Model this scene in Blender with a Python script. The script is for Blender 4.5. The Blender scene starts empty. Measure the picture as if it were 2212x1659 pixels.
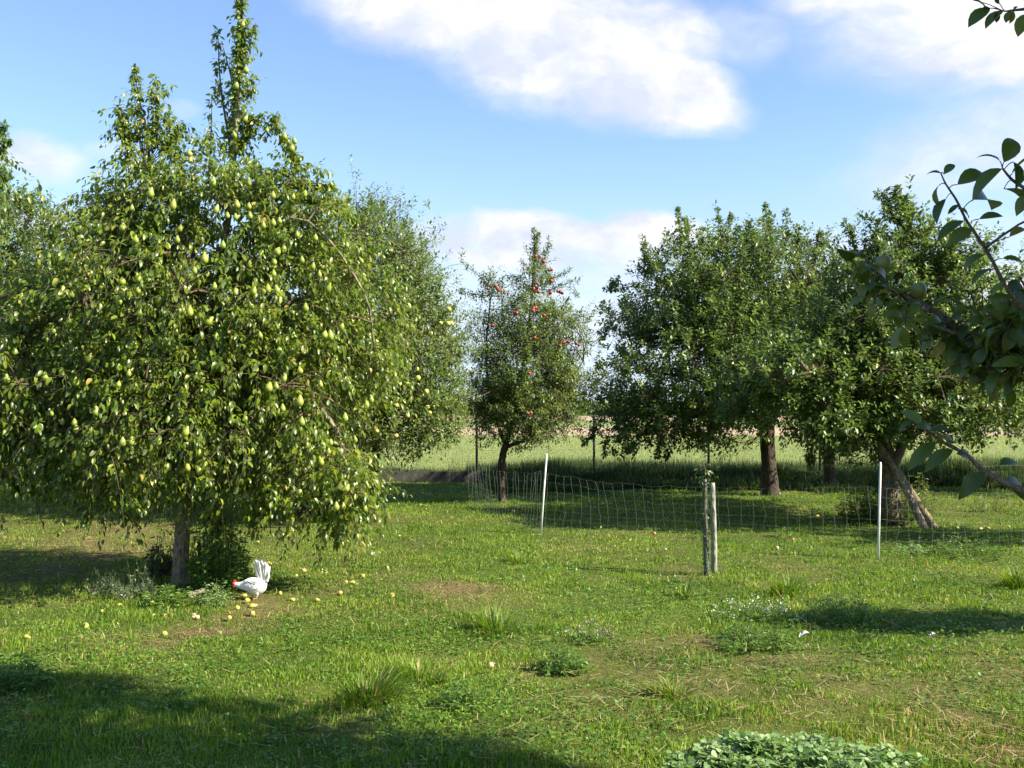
import bpy, math, random
import numpy as np
from mathutils import Vector
R = math.radians
rng = np.random.default_rng(7)
random.seed(7)

# ------------------------------------------------------------------ camera
CH, TH = 1.75, math.atan(28/1000)
F = 2212/1024*1000
sc = bpy.context.scene
col = sc.collection
cam = bpy.data.objects.new('camera', bpy.data.cameras.new('camera')); col.objects.link(cam)
cam.data.sensor_width = 36; cam.data.lens = 36*1000/1024
cam.data.clip_start = .05; cam.data.clip_end = 9000
cam.location = (0, 0, CH); cam.rotation_euler = (math.pi/2+TH, 0, 0)
sc.camera = cam
def at(dx, dy, Y):
    u = (dx-1106)/F; v = (829.5-dy)/F
    dyy = math.cos(TH)-v*math.sin(TH); dz = math.sin(TH)+v*math.cos(TH)
    t = Y/dyy
    return np.array([u*t, Y, CH+dz*t])
def gnd(dx, dy):
    u = (dx-1106)/F; v = (829.5-dy)/F
    dyy = math.cos(TH)-v*math.sin(TH); dz = math.sin(TH)+v*math.cos(TH)
    t = CH/(-dz)
    return np.array([u*t, dyy*t, 0.])

# ------------------------------------------------------------------ light
SUN_EL, SUN_AZ = 37, 109            # azimuth clockwise from +Y (the view direction)
sun = bpy.data.objects.new('sun', bpy.data.lights.new('sun', 'SUN')); col.objects.link(sun)
sun.data.energy = 5.0; sun.data.angle = R(.5); sun.data.color = (1, .91, .71)
sd = Vector((math.sin(R(SUN_AZ))*math.cos(R(SUN_EL)), math.cos(R(SUN_AZ))*math.cos(R(SUN_EL)), math.sin(R(SUN_EL))))
sun.rotation_euler = sd.to_track_quat('Z', 'Y').to_euler()
sc.view_settings.view_transform = 'Standard'; sc.view_settings.look = 'None'
sc.view_settings.exposure = 1.45; sc.view_settings.gamma = 1
W = bpy.data.worlds.new('World'); sc.world = W; W.use_nodes = True
nt = W.node_tree; nd = nt.nodes; lk = nt.links; nd.clear()
def N(t, **k):
    n = nd.new(t)
    for a, b in k.items(): setattr(n, a, b)
    return n
def setin(sock, v):
    if isinstance(v, bpy.types.NodeSocket): sock.id_data.links.new(v, sock)
    else: sock.default_value = v
def M(op, a, b=None, c=None, clamp=False):
    n = N('ShaderNodeMath', operation=op); n.use_clamp = clamp
    setin(n.inputs[0], a)
    if b is not None: setin(n.inputs[1], b)
    if c is not None: setin(n.inputs[2], c)
    return n.outputs[0]
sky = N('ShaderNodeTexSky', sky_type='NISHITA'); sky.sun_disc = False
sky.sun_elevation = R(SUN_EL); sky.sun_rotation = R(SUN_AZ)
sky.air_density = 1.1; sky.dust_density = .1; sky.ozone_density = 1.6
tc = N('ShaderNodeTexCoord'); sx = N('ShaderNodeSeparateXYZ'); lk.new(tc.outputs['Generated'], sx.inputs[0])
az = M('ARCTAN2', sx.outputs[0], sx.outputs[1])
el = M('ARCSINE', sx.outputs[2])
cb = N('ShaderNodeCombineXYZ'); lk.new(az, cb.inputs[0]); lk.new(el, cb.inputs[1])
def noise(vec, scale, detail=4, rough=.55, stretch=None):
    if stretch:
        m = N('ShaderNodeMapping'); lk.new(vec, m.inputs[0]); m.inputs['Scale'].default_value = stretch; vec = m.outputs[0]
    n = N('ShaderNodeTexNoise'); lk.new(vec, n.inputs['Vector']); n.inputs['Scale'].default_value = scale
    n.inputs['Detail'].default_value = detail; n.inputs['Roughness'].default_value = rough
    return n
n1 = noise(cb.outputs[0], 5.5, 6, .55, (1, 1.9, 1))
vs = N('ShaderNodeVectorMath', operation='SUBTRACT'); lk.new(n1.outputs['Color'], vs.inputs[0]); vs.inputs[1].default_value = (.5, .5, .5)
vm = N('ShaderNodeVectorMath', operation='SCALE'); lk.new(vs.outputs[0], vm.inputs[0]); vm.inputs['Scale'].default_value = .075
va = N('ShaderNodeVectorMath', operation='ADD'); lk.new(cb.outputs[0], va.inputs[0]); lk.new(vm.outputs[0], va.inputs[1])
CL = [  # cx, cy, rx, ry (photo px), tilt, strength
 (930,20,310,95,-12,1.2),(1190,110,340,110,-14,1.25),(1430,185,190,80,-10,1.3),(1330,60,260,90,-8,.9),(1620,60,120,70,-10,.35),
 (2260,40,400,150,-6,1.2),(2010,-20,330,90,-10,.9),(2190,300,320,110,10,.5),(1960,120,230,90,-20,.45),
 (1130,500,130,42,0,1.3),(1260,510,110,36,0,1.1),(1400,498,120,44,-2,1.3),(960,505,120,26,0,.9),(1180,540,330,45,0,.85),(1250,590,520,95,0,.42),(1750,560,520,80,0,.4),(1300,690,700,90,0,.45),
 (70,328,95,42,-6,.75),(150,490,110,35,0,.6),(880,560,60,50,-30,.8),(235,320,60,30,0,.3),(2180,640,120,60,0,.8),(390,215,40,25,0,.25)]
mx = None
for cx, cy, rx, ry, tl, st in CL:
    mp = N('ShaderNodeMapping', vector_type='TEXTURE'); lk.new(va.outputs[0], mp.inputs[0])
    a = math.atan((cx-1106)/F); e = math.atan((829.5-cy)/F*math.cos(a))+TH
    mp.inputs['Location'].default_value = (a, e, 0); mp.inputs['Rotation'].default_value = (0, 0, R(tl))
    mp.inputs['Scale'].default_value = (rx/F*1.25, ry/F*1.25, 1)
    ln = N('ShaderNodeVectorMath', operation='LENGTH'); lk.new(mp.outputs[0], ln.inputs[0])
    mr = N('ShaderNodeMapRange', interpolation_type='SMOOTHSTEP'); lk.new(ln.outputs['Value'], mr.inputs[0])
    for i, v in enumerate((1.02, .36, 0., st)): mr.inputs[i+1].default_value = v
    mx = mr.outputs[0] if mx is None else M('MAXIMUM', mx, mr.outputs[0])
n2 = noise(va.outputs[0], 11, 7, .6, (1, 2.2, 1))
msk = M('ADD', mx, M('MULTIPLY', M('MULTIPLY', M('SUBTRACT', n2.outputs[0], .5), 1.75), M('MULTIPLY', mx, 1.4, clamp=True)), clamp=True)
# thin scattered cloud over the rest of the dome
n3 = noise(cb.outputs[0], 2.3, 6, .6, (1, 2.5, 1))
mr = N('ShaderNodeMapRange', interpolation_type='SMOOTHSTEP'); lk.new(n3.outputs[0], mr.inputs[0])
for i, v in enumerate((.56, .85, 0., .5)): mr.inputs[i+1].default_value = v
back = M('MULTIPLY', mr.outputs[0], M('LESS_THAN', sx.outputs[1], .2))
msk = M('MAXIMUM', msk, back)
tn = N('ShaderNodeMix', data_type='RGBA', blend_type='MULTIPLY'); tn.inputs[0].default_value = 1
lk.new(sky.outputs[0], tn.inputs[6]); tn.inputs[7].default_value = (1.22, 1.30, 1.46, 1)
n4 = noise(va.outputs[0], 7, 5, .6, (1, 1.8, 1))
sh = N('ShaderNodeMapRange'); lk.new(n4.outputs[0], sh.inputs[0])
for i, v in enumerate((.40, .58, 0., 1.)): sh.inputs[i+1].default_value = v
cc = N('ShaderNodeMix', data_type='RGBA'); lk.new(sh.outputs[0], cc.inputs[0])
KC = 6.6
cc.inputs[6].default_value = (.70*KC, .76*KC, .96*KC, 1); cc.inputs[7].default_value = (1.0*KC, .99*KC, 1.03*KC, 1)
hz = N('ShaderNodeMapRange', interpolation_type='SMOOTHSTEP'); lk.new(el, hz.inputs[0])
for i, v in enumerate((-.02, .30, .80, 0.)): hz.inputs[i+1].default_value = v
hm = N('ShaderNodeMix', data_type='RGBA'); lk.new(hz.outputs[0], hm.inputs[0]); lk.new(tn.outputs[2], hm.inputs[6]); hm.inputs[7].default_value = (.62*KC, .77*KC, 1.0*KC, 1)
fm = N('ShaderNodeMix', data_type='RGBA'); lk.new(msk, fm.inputs[0]); lk.new(hm.outputs[2], fm.inputs[6]); lk.new(cc.outputs[2], fm.inputs[7])
bg = N('ShaderNodeBackground'); lk.new(fm.outputs[2], bg.inputs[0]); bg.inputs[1].default_value = .062
wo = N('ShaderNodeOutputWorld'); lk.new(bg.outputs[0], wo.inputs[0])

# ------------------------------------------------------------------ helpers
def tag(o, label=None, cat=None, group=None, kind=None):
    if label: o['label'] = label
    if cat: o['category'] = cat
    if group: o['group'] = group
    if kind: o['kind'] = kind
    return o
def empty(name, loc, label, cat, group=None):
    o = bpy.data.objects.new(name, None); col.objects.link(o); o.location = tuple(loc); o.empty_display_size = .2
    return tag(o, label, cat, group)
def mesh(name, V, polys, mats, attrs=None, smooth=False, midx=None):
    """polys: list of (n,k) int arrays"""
    me = bpy.data.meshes.new(name)
    V = np.asarray(V, dtype=np.float32)
    polys = [np.asarray(p, dtype=np.int32) for p in polys if len(p)]
    me.vertices.add(len(V)); me.vertices.foreach_set('co', V.ravel())
    loops = np.concatenate([p.ravel() for p in polys])
    tot = np.concatenate([np.full(len(p), p.shape[1], np.int32) for p in polys])
    st = np.concatenate([[0], np.cumsum(tot)[:-1]]).astype(np.int32)
    me.loops.add(len(loops)); me.loops.foreach_set('vertex_index', loops)
    me.polygons.add(len(tot)); me.polygons.foreach_set('loop_start', st)
    if smooth: me.polygons.foreach_set('use_smooth', np.ones(len(tot), bool))
    if midx is not None: me.polygons.foreach_set('material_index', np.asarray(midx, np.int32))
    for k, a in (attrs or {}).items():
        at_ = me.attributes.new(k, 'FLOAT', 'POINT'); at_.data.foreach_set('value', np.asarray(a, np.float32))
    me.update(calc_edges=True)
    for m in (mats if isinstance(mats, (list, tuple)) else [mats]): me.materials.append(m)
    return me
def link(name, me, parent=None, loc=None):
    o = bpy.data.objects.new(name, me); col.objects.link(o)
    if parent is not None: o.parent = parent
    if loc is not None: o.location = tuple(loc)
    return o
def nrmz(a): return a/np.maximum(np.linalg.norm(a, axis=-1, keepdims=True), 1e-9)
def vnoise(x, y, s, seed=0):
    x = np.asarray(x)*s+1000.; y = np.asarray(y)*s+1000.
    xi = np.floor(x).astype(np.int64); yi = np.floor(y).astype(np.int64); fx = x-xi; fy = y-yi
    fx = fx*fx*(3-2*fx); fy = fy*fy*(3-2*fy)
    def h(a, b):
        n = (a*73856093) ^ (b*19349663) ^ (seed*83492791+12345)
        n = (n ^ (n >> 13))*1274126177; n = n ^ (n >> 16)
        return (n & 0xffff)/65535.
    return (h(xi, yi)*(1-fx)+h(xi+1, yi)*fx)*(1-fy)+(h(xi, yi+1)*(1-fx)+h(xi+1, yi+1)*fx)*fy
def vnoise3(p, s, seed=0):
    return (vnoise(p[:, 0]+.37*p[:, 2], p[:, 1], s, seed)+vnoise(p[:, 0], p[:, 2], s, seed+5)+vnoise(p[:, 1], p[:, 2]+.2*p[:, 0], s, seed+9))/3

class Tubes:
    def __init__(s): s.V = []; s.Q = []; s.T = []; s.n = 0
    def add(s, pts, rad, sides=5, cap=True, rough=0):
        pts = np.asarray(pts, float); rad = np.asarray(rad, float)*np.ones(len(pts)); k = len(pts)
        t = nrmz(np.gradient(pts, axis=0))
        ref = np.array([.13, .99, .05]) if abs(t[0][2]) > .7 else np.array([.1, .05, 1.])
        a = nrmz(np.cross(t, ref)); b = np.cross(t, a)
        th = np.arange(sides)/sides*2*math.pi
        r = rad[:, None]*(1+rough*rng.uniform(-1, 1, (k, sides)))
        ring = pts[:, None]+r[..., None]*(np.cos(th)[None, :, None]*a[:, None]+np.sin(th)[None, :, None]*b[:, None])
        s.V.append(ring.reshape(-1, 3))
        i = np.arange(k-1)[:, None]*sides; j = np.arange(sides)[None]; jn = (j+1) % sides
        s.Q.append(np.stack([i+j, i+jn, i+sides+jn, i+sides+j], -1).reshape(-1, 4)+s.n)
        s.n += k*sides
        if cap:
            s.V.append(pts[[0, -1]])
            c0, c1 = s.n, s.n+1; jj = np.arange(sides); jn = (jj+1) % sides
            base = s.n-k*sides; last = s.n-sides
            s.T.append(np.stack([np.full(sides, c0), base+jn, base+jj], -1)); s.T.append(np.stack([np.full(sides, c1), last+jj, last+jn], -1))
            s.n += 2
    def mesh(s, name, mat, smooth=True):
        return mesh(name, np.concatenate(s.V), [np.concatenate(s.Q)]+([np.concatenate(s.T)] if s.T else []), mat, smooth=smooth)
def curve(ctrl, n):
    """Catmull-Rom through ctrl"""
    c = np.asarray(ctrl, float)
    if len(c) == 2: return c[0]+(c[1]-c[0])*np.linspace(0, 1, n)[:, None]
    c = np.vstack([2*c[0]-c[1], c, 2*c[-1]-c[-2]])
    out = []
    for t in np.linspace(0, len(c)-3-1e-6, n):
        i = int(t); f = t-i; p0, p1, p2, p3 = c[i:i+4]
        out.append(.5*((2*p1)+(-p0+p2)*f+(2*p0-5*p1+4*p2-p3)*f*f+(-p0+3*p1-3*p2+p3)*f**3))
    return np.array(out)

# leaf templates: (u along, v across, fold height), faces
LT = {
 'near': ([(0,0,0)]+[(u,v*sg,abs(v)*.32 if sg else 0) for u,v in ((.08,.09),(.22,.20),(.4,.265),(.6,.25),(.78,.175),(.91,.075)) for sg in (1,-1,0)]+[(1,0,0)],
          [[0,3,1],[0,2,3],[16,18,19],[18,17,19]], [q for k in range(5) for q in ([1+3*k,3+3*k,6+3*k,4+3*k],[3+3*k,2+3*k,5+3*k,6+3*k])]),
 'fine': ([(0,0,0),(.15,.10,.03),(.15,-.10,.03),(.15,0,0),(.42,.24,.07),(.42,-.24,.07),(.42,0,0),(.72,.19,.05),(.72,-.19,.05),(.72,0,0),(1,0,0)],
          [[0,3,1],[0,2,3],[7,9,10],[9,8,10]], [[1,3,6,4],[3,2,5,6],[4,6,9,7],[6,5,8,9]]),
 'mid': ([(0,0,0),(.32,.23,.07),(.32,-.23,.07),(.32,0,0),(.72,.18,.05),(.72,-.18,.05),(.72,0,0),(1,0,0)],
         [[0,3,1],[0,2,3],[4,6,7],[6,5,7]], [[1,3,6,4],[3,2,5,6]]),
 'low': ([(0,0,0),(.45,.27,.08),(.45,-.27,.08),(.5,0,0),(1,0,0)], [[0,3,1],[0,2,3],[1,3,4],[3,2,4]], []),
 'quad': ([(0,0,0),(.45,.27,.0),(.45,-.27,.0),(1,0,0)], [], [[0,2,3,1]]),
 'round': ([(0,0,0),(.18,.36,.03),(.18,-.36,.03),(.6,.5,.06),(.6,-.5,.06),(.45,0,-.03),(.95,.27,.05),(.95,-.27,.05),(.88,0,.02)],
           [[0,5,1],[0,2,5],[1,5,3],[5,2,4],[3,5,6],[5,4,7],[6,5,8],[5,7,8]], []),
}
class Leaves:
    def __init__(s): s.p = []; s.d = []; s.n = []; s.l = []; s.w = []; s.c = []; s.r = []
    def add(s, p, d, n, l, w=1., curl=.25, r=None):
        k = len(p)
        s.p.append(p); d = nrmz(d); n = n-(n*d).sum(-1, keepdims=True)*d; s.n.append(nrmz(n)); s.d.append(d)
        s.l.append(np.ones(k)*l); s.w.append(np.ones(k)*w); s.c.append(np.ones(k)*curl)
        s.r.append(rng.random(k) if r is None else np.ones(k)*r)
    def count(s): return sum(len(x) for x in s.p)
    def mesh(s, name, mat, tmpl='mid'):
        p, d, n, l, w, c, r = [np.concatenate(x) for x in (s.p, s.d, s.n, s.l, s.w, s.c, s.r)]
        T, tri, quad = LT[tmpl]; T = np.array(T); k = len(p); m = len(T)
        b = np.cross(n, d)
        u = T[:, 0][None, :]; v = T[:, 1][None, :]*w[:, None]; h = T[:, 2][None, :]-c[:, None]*u*u
        uu = u-.33*np.abs(c[:, None])*u**3
        V = p[:, None]+l[:, None, None]*(uu[..., None]*d[:, None]+v[..., None]*b[:, None]+h[..., None]*n[:, None])
        off = (np.arange(k)*m)[:, None, None]; P = []
        if quad: P.append((np.array(quad)[None]+off).reshape(-1, 4))
        if tri: P.append((np.array(tri)[None]+off).reshape(-1, 3))
        return mesh(name, V.reshape(-1, 3), P, mat, {'rnd': np.repeat(r, m)})

# ------------------------------------------------------------------ materials
def mat(name):
    m = bpy.data.materials.new(name); m.use_nodes = True
    global nd, lk
    nd = m.node_tree.nodes; lk = m.node_tree.links; nd.clear(); return m
def out(sh): o = N('ShaderNodeOutputMaterial'); lk.new(sh, o.inputs[0])
def ramp(fac, stops):
    r = N('ShaderNodeValToRGB'); lk.new(fac, r.inputs[0]); e = r.color_ramp.elements
    while len(e) < len(stops): e.new(.5)
    for x, (p, c) in zip(e, stops): x.position = p; x.color = (*c, 1)
    return r.outputs[0]
def attr(n): a = N('ShaderNodeAttribute', attribute_name=n); return a.outputs['Fac']
def mix(f, a, b, bt='MIX'):
    n = N('ShaderNodeMix', data_type='RGBA', blend_type=bt); setin(n.inputs[0], f)
    for i, v in ((6, a), (7, b)):
        if isinstance(v, tuple): n.inputs[i].default_value = (*v, 1)
        else: lk.new(v, n.inputs[i])
    return n.outputs[2]
def bsdf(colr, rough=.6, spec=.5, bump=None, bs=.3, bd=.02, **k):
    b = N('ShaderNodeBsdfPrincipled')
    setin(b.inputs['Base Color'], (*colr, 1) if isinstance(colr, tuple) else colr); setin(b.inputs['Roughness'], rough)
    b.inputs['Specular IOR Level'].default_value = spec
    if bump is not None:
        bp = N('ShaderNodeBump'); bp.inputs['Strength'].default_value = bs; bp.inputs['Distance'].default_value = bd
        lk.new(bump, bp.inputs['Height']); lk.new(bp.outputs[0], b.inputs['Normal'])
    return b.outputs[0]
def objco(scale=(1, 1, 1)):
    t = N('ShaderNodeTexCoord'); m = N('ShaderNodeMapping'); lk.new(t.outputs['Object'], m.inputs[0]); m.inputs['Scale'].default_value = scale
    return m.outputs[0]
def leafmat(name, stops, under, rough=.38, trans=.3, spec=.5, tcol=1.6):
    m = mat(name); c = ramp(attr('rnd'), stops)
    sp_ = noise(objco(), 55, 4, .6); c = mix(ramp(sp_.outputs[0], [(.62, (0, 0, 0)), (.72, (.55, .55, .55))]), c, (.13, .10, .03)) if name == 'near_leaf' else c
    g = N('ShaderNodeNewGeometry')
    c2 = mix(g.outputs['Backfacing'], c, mix(.75, c, under))
    b = bsdf(c2, rough, spec)
    tr = N('ShaderNodeBsdfTranslucent'); lk.new(mix(1., c2, (1.35*tcol, 1.45*tcol, .55*tcol), 'MULTIPLY'), tr.inputs[0])
    mx_ = N('ShaderNodeMixShader'); mx_.inputs[0].default_value = trans; lk.new(b, mx_.inputs[1]); lk.new(tr.outputs[0], mx_.inputs[2])
    out(mx_.outputs[0]); return m
PEARLEAF = leafmat('pear_leaf', [(0, (.038, .075, .008)), (.35, (.088, .138, .010)), (.7, (.165, .212, .014)), (.93, (.27, .29, .028)), (1, (.36, .27, .06))], (.14, .18, .075), .36, .33, .5)
APPLELEAF = leafmat('apple_leaf', [(0, (.034, .066, .014)), (.45, (.080, .128, .020)), (.8, (.145, .195, .032)), (1, (.23, .26, .06))], (.16, .20, .12), .42, .28, .45)
DEEPLEAF = leafmat('deep_green_leaf', [(0, (.026, .056, .008)), (.45, (.070, .126, .013)), (.8, (.145, .205, .020)), (1, (.24, .27, .04))], (.13, .17, .09), .42, .24, .42)
NEARLEAF = leafmat('near_leaf', [(0, (.036, .060, .010)), (.5, (.062, .098, .014)), (.85, (.10, .14, .02)), (1, (.19, .15, .035))], (.15, .18, .085), .38, .22, .4)
WALNUT = leafmat('light_leaf', [(0, (.035, .075, .012)), (.6, (.07, .13, .02)), (1, (.13, .19, .03))], (.14, .18, .08), .42, .33)
WEED = leafmat('weed_leaf', [(0, (.04, .10, .012)), (.5, (.075, .165, .018)), (.9, (.14, .24, .03)), (1, (.2, .27, .04))], (.12, .17, .07), .5, .3)
YWEED = leafmat('yellow_green_weed', [(0, (.05, .085, .015)), (.6, (.10, .15, .02)), (1, (.22, .25, .05))], (.15, .18, .07), .5, .3)
MALLOW = leafmat('mallow_leaf', [(0, (.09, .18, .045)), (.5, (.17, .27, .09)), (1, (.28, .36, .17))], (.14, .2, .10), .6, .28)
SILVER = leafmat('silvery_weed', [(0, (.07, .11, .06)), (.5, (.15, .20, .13)), (1, (.42, .45, .38))], (.3, .34, .26), .7, .2)
IVY = leafmat('ivy_leaf', [(0, (.020, .050, .012)), (.6, (.045, .085, .018)), (1, (.13, .17, .05))], (.1, .14, .06), .35, .2)
PURPLE = leafmat('pale_purple_flower', [(0, (.35, .26, .36)), (1, (.5, .4, .5))], (.4, .3, .4), .6, .3, tcol=.7)
DAISY = leafmat('white_petal', [(0, (.6, .6, .5)), (1, (.8, .8, .7))], (.6, .6, .55), .6, .2, tcol=.5)

def bladem(name, tall=False):
    m = mat(name); g = ramp(attr('rnd'), [(0, (.040, .095, .008)), (.35, (.102, .188, .013)), (.7, (.182, .272, .024)), (1, (.30, .35, .055))] if not tall else
                 [(0, (.020, .042, .012)), (.5, (.042, .08, .022)), (1, (.10, .14, .04))])  # tall ramp is darker: the verge's shade is put into the colour
    s = ramp(attr('rnd'), [(0, (.20, .13, .06)), (.5, (.36, .26, .125)), (1, (.56, .45, .24))])
    c = mix(attr('dry'), g, s); b = bsdf(c, .5, .4)
    tr = N('ShaderNodeBsdfTranslucent'); lk.new(mix(1., c, (1.6, 1.7, .8), 'MULTIPLY'), tr.inputs[0])
    mx_ = N('ShaderNodeMixShader'); mx_.inputs[0].default_value = .35; lk.new(b, mx_.inputs[1]); lk.new(tr.outputs[0], mx_.inputs[2])
    out(mx_.outputs[0]); return m
BLADE = bladem('grass_blade'); TALLSHADEB = bladem('shaded_tall_grass_blade', True)

def bark(name, a, b, c, sc_=1., lichen=None):
    m = mat(name); co = objco((1, 1, .35))
    n = noise(co, 38*sc_, 8, .65); v = N('ShaderNodeTexVoronoi'); lk.new(co, v.inputs[0]); v.inputs['Scale'].default_value = 42*sc_
    colr = ramp(n.outputs[0], [(.3, a), (.5, b), (.7, c)])
    if lichen:
        l = noise(objco(), 13, 5, .6); mr_ = ramp(l.outputs[0], [(.52, (0, 0, 0)), (.62, (1, 1, 1))])
        colr = mix(mr_, colr, lichen)
    h = M('ADD', M('MULTIPLY', n.outputs[0], .8), v.outputs[0])
    out(bsdf(colr, .9, .2, h, .8, .018)); return m
BARKP = bark('pear_bark', (.07, .055, .04), (.20, .165, .125), (.36, .31, .25), 1, (.30, .24, .09))
BARKD = bark('dark_bark', (.02, .016, .012), (.055, .042, .032), (.11, .085, .065))
BARKF = bark('apple_bark', (.05, .038, .026), (.13, .10, .075), (.25, .20, .15), 1, (.20, .19, .08))
TWIG = bark('twig_bark', (.06, .045, .03), (.13, .095, .06), (.20, .15, .10))
NTWIG = bark('near_twig_bark', (.10, .075, .06), (.17, .13, .11), (.25, .21, .17), 3)
POLE = bark('old_pole_wood', (.085, .068, .042), (.20, .16, .105), (.33, .275, .19))
STAKE = bark('weathered_stake_wood', (.12, .12, .10), (.26, .26, .21), (.42, .42, .35), .7, (.20, .23, .13))
DEADW = bark('grey_plank_wood', (.13, .11, .09), (.24, .20, .16), (.36, .31, .25))
def fruitm(name, a, b, blush=None, rough=.38):
    m = mat(name); n = noise(objco(), 22, 5, .6); c = ramp(n.outputs[0], [(.3, a), (.7, b)])
    oi = N('ShaderNodeObjectInfo'); c = mix(M('MULTIPLY', oi.outputs['Random'], .45), c, blush or a)
    sp = noise(objco(), 160, 2, .5); c = mix(ramp(sp.outputs[0], [(.64, (0, 0, 0)), (.72, (.5, .5, .5))]), c, (.18, .13, .03))
    out(bsdf(c, rough, .5)); return m
PEARM = fruitm('pear_skin', (.16, .24, .026), (.28, .34, .048), (.34, .30, .055))
YAPPLE = fruitm('yellow_apple_skin', (.42, .47, .08), (.62, .60, .15), (.6, .5, .12))
RAPPLE = fruitm('red_apple_skin', (.30, .022, .022), (.42, .085, .05), (.22, .015, .025))
GAPPLE = fruitm('green_apple_skin', (.10, .14, .03), (.17, .20, .05), (.20, .16, .05))
OAPPLE = fruitm('orange_apple_skin', (.55, .20, .08), (.65, .32, .14), (.5, .15, .08))
PAPPLE = fruitm('pale_bruised_skin', (.55, .42, .22), (.66, .58, .36), (.4, .25, .1))
FALLEN = fruitm('fallen_pear_skin', (.30, .28, .045), (.48, .44, .09), (.36, .20, .06), .6)
m = mat('metal_post_dark'); out(bsdf((.035, .03, .027), .7)); DARKP = m
m = mat('galvanised_wire'); out(bsdf((.32, .33, .32), .5)); WIRE = m
m = mat('net_twine'); out(bsdf((.25, .27, .22), .6)); TWINE = m
m = mat('white_post'); n = noise(objco((1, 1, .3)), 30, 4); out(bsdf(ramp(n.outputs[0], [(.35, (.62, .62, .60)), (.6, (.82, .82, .80))]), .35, .5)); WPOST = m
m = mat('grey_plastic_tube'); n = noise(objco(), 40, 4); out(bsdf(ramp(n.outputs[0], [(.4, (.05, .055, .05)), (.7, (.13, .14, .12))]), .5)); GUARD = m
m = mat('concrete_board'); n = noise(objco(), 6, 8, .65); out(bsdf(ramp(n.outputs[0], [(.3, (.045, .042, .038)), (.6, (.10, .095, .085)), (.8, (.17, .155, .13))]), .9, .2, n.outputs[0], .5, .02)); CONC = m
m = mat('white_feather'); n = noise(objco((1, 1, .2)), 60, 4); out(bsdf(ramp(n.outputs[0], [(.3, (.56, .55, .53)), (.7, (.72, .71, .69))]), .75, .3, n.outputs[0], .5, .006)); FEATH = m
m = mat('red_comb'); n = noise(objco(), 120, 3); out(bsdf(ramp(n.outputs[0], [(.3, (.55, .03, .025)), (.7, (.72, .06, .05))]), .45)); COMB = m
m = mat('yellow_shank'); out(bsdf((.55, .36, .15), .5)); SHANK = m
m = mat('black_eye'); out(bsdf((.01, .008, .006), .15)); EYE = m
m = mat('fruit_stalk'); out(bsdf((.10, .07, .03), .7)); STALK = m

# lawn ground
def pg(*a): return [(*gnd(x, y)[:2], r*gnd(x, y)[1]/F, s, e) for x, y, r, s, e in a]
PATCH = pg((380,1372,95,1.1,1.4),(480,1362,80,.9,1.5),(185,1382,80,.8,1.5),(560,1322,60,.6,1.6),(1000,1277,90,.8,2.),(940,1270,60,.6,2.),(250,1262,60,.8,1.8),
   (100,1235,90,.6,2.2),(330,1130,120,.9,3.),(100,1130,200,.7,2.),(600,1128,60,1.2,2.),(2160,1440,170,.7,1.3),(1880,1480,260,.38,1.3),(2080,1560,170,.45,1.2),
   (1450,1450,240,.4,1.5),(1520,1385,50,.8,1.8),(1230,1500,160,.35,1.5),(760,1550,90,.5,1.6),(560,1290,60,.5,1.6),(1700,1222,60,.5,2.),(1120,1470,40,.7,1.6),(2150,1620,120,.6,1.2),
   (230,1180,200,.35,2.),(1480,1230,80,.3,2.),(1230,1190,100,.35,2),(1870,1590,80,.3,1.),(1660,1040,120,.7,3))
def dryf(x, y):
    d = .48*vnoise(x, y, .55, 1)+.30*vnoise(x, y, 1.7, 2)+.28*vnoise(x, y, 5.5, 3)-.40
    for px, py, r, s, e in PATCH:
        q = ((x-px)/r)**2+((y-py)/(r*e))**2
        w = np.exp(-q*1.2)
        d = d+s*w*(.35+.75*vnoise(x, y, 6, 4))
    return np.clip(d, 0, 1)
def hgt(x, y):
    f = np.clip((40-np.abs(y))/20, 0, 1)
    return f*(.05*(vnoise(x, y, .7, 11)-.5)+.025*(vnoise(x, y, 2.6, 12)-.5))
gx = np.concatenate([-np.geomspace(2600, 13, 26), np.arange(-12.4, 12.41, .11), np.geomspace(13, 2600, 26)])
gy = np.concatenate([[-60, -20], np.arange(-4, 27, .13), np.geomspace(27.5, 3500, 40)])
X, Y = np.meshgrid(gx, gy); nx, ny = len(gx), len(gy)
x = X.ravel(); y = Y.ravel()
i = (np.arange(ny-1)[:, None]*nx+np.arange(nx-1)[None]).ravel()
m = mat('lawn_soil'); co = objco()
a = noise(co, 3, 6); b = noise(co, 38, 6, .7); c = noise(co, 11, 5, .7)
g = mix(ramp(b.outputs[0], [(.35, (0, 0, 0)), (.65, (1, 1, 1))]), (.030, .045, .012), (.095, .14, .022))
g = mix(ramp(a.outputs[0], [(.4, (0, 0, 0)), (.62, (.5, .5, .5))]), g, (.11, .13, .03))
dd = mix(ramp(c.outputs[0], [(.35, (0, 0, 0)), (.7, (1, 1, 1))]), (.085, .055, .032), (.24, .165, .09))
out(bsdf(mix(attr('dry'), g, dd), .95, .1, b.outputs[0], .8, .03)); LAWN = m
o = link('ground', mesh('ground', np.stack([x, y, hgt(x, y)], 1), [np.stack([i, i+1, i+1+nx, i+nx], 1)], LAWN, {'dry': dryf(x, y)}, smooth=True)); tag(o, kind='structure')

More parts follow.
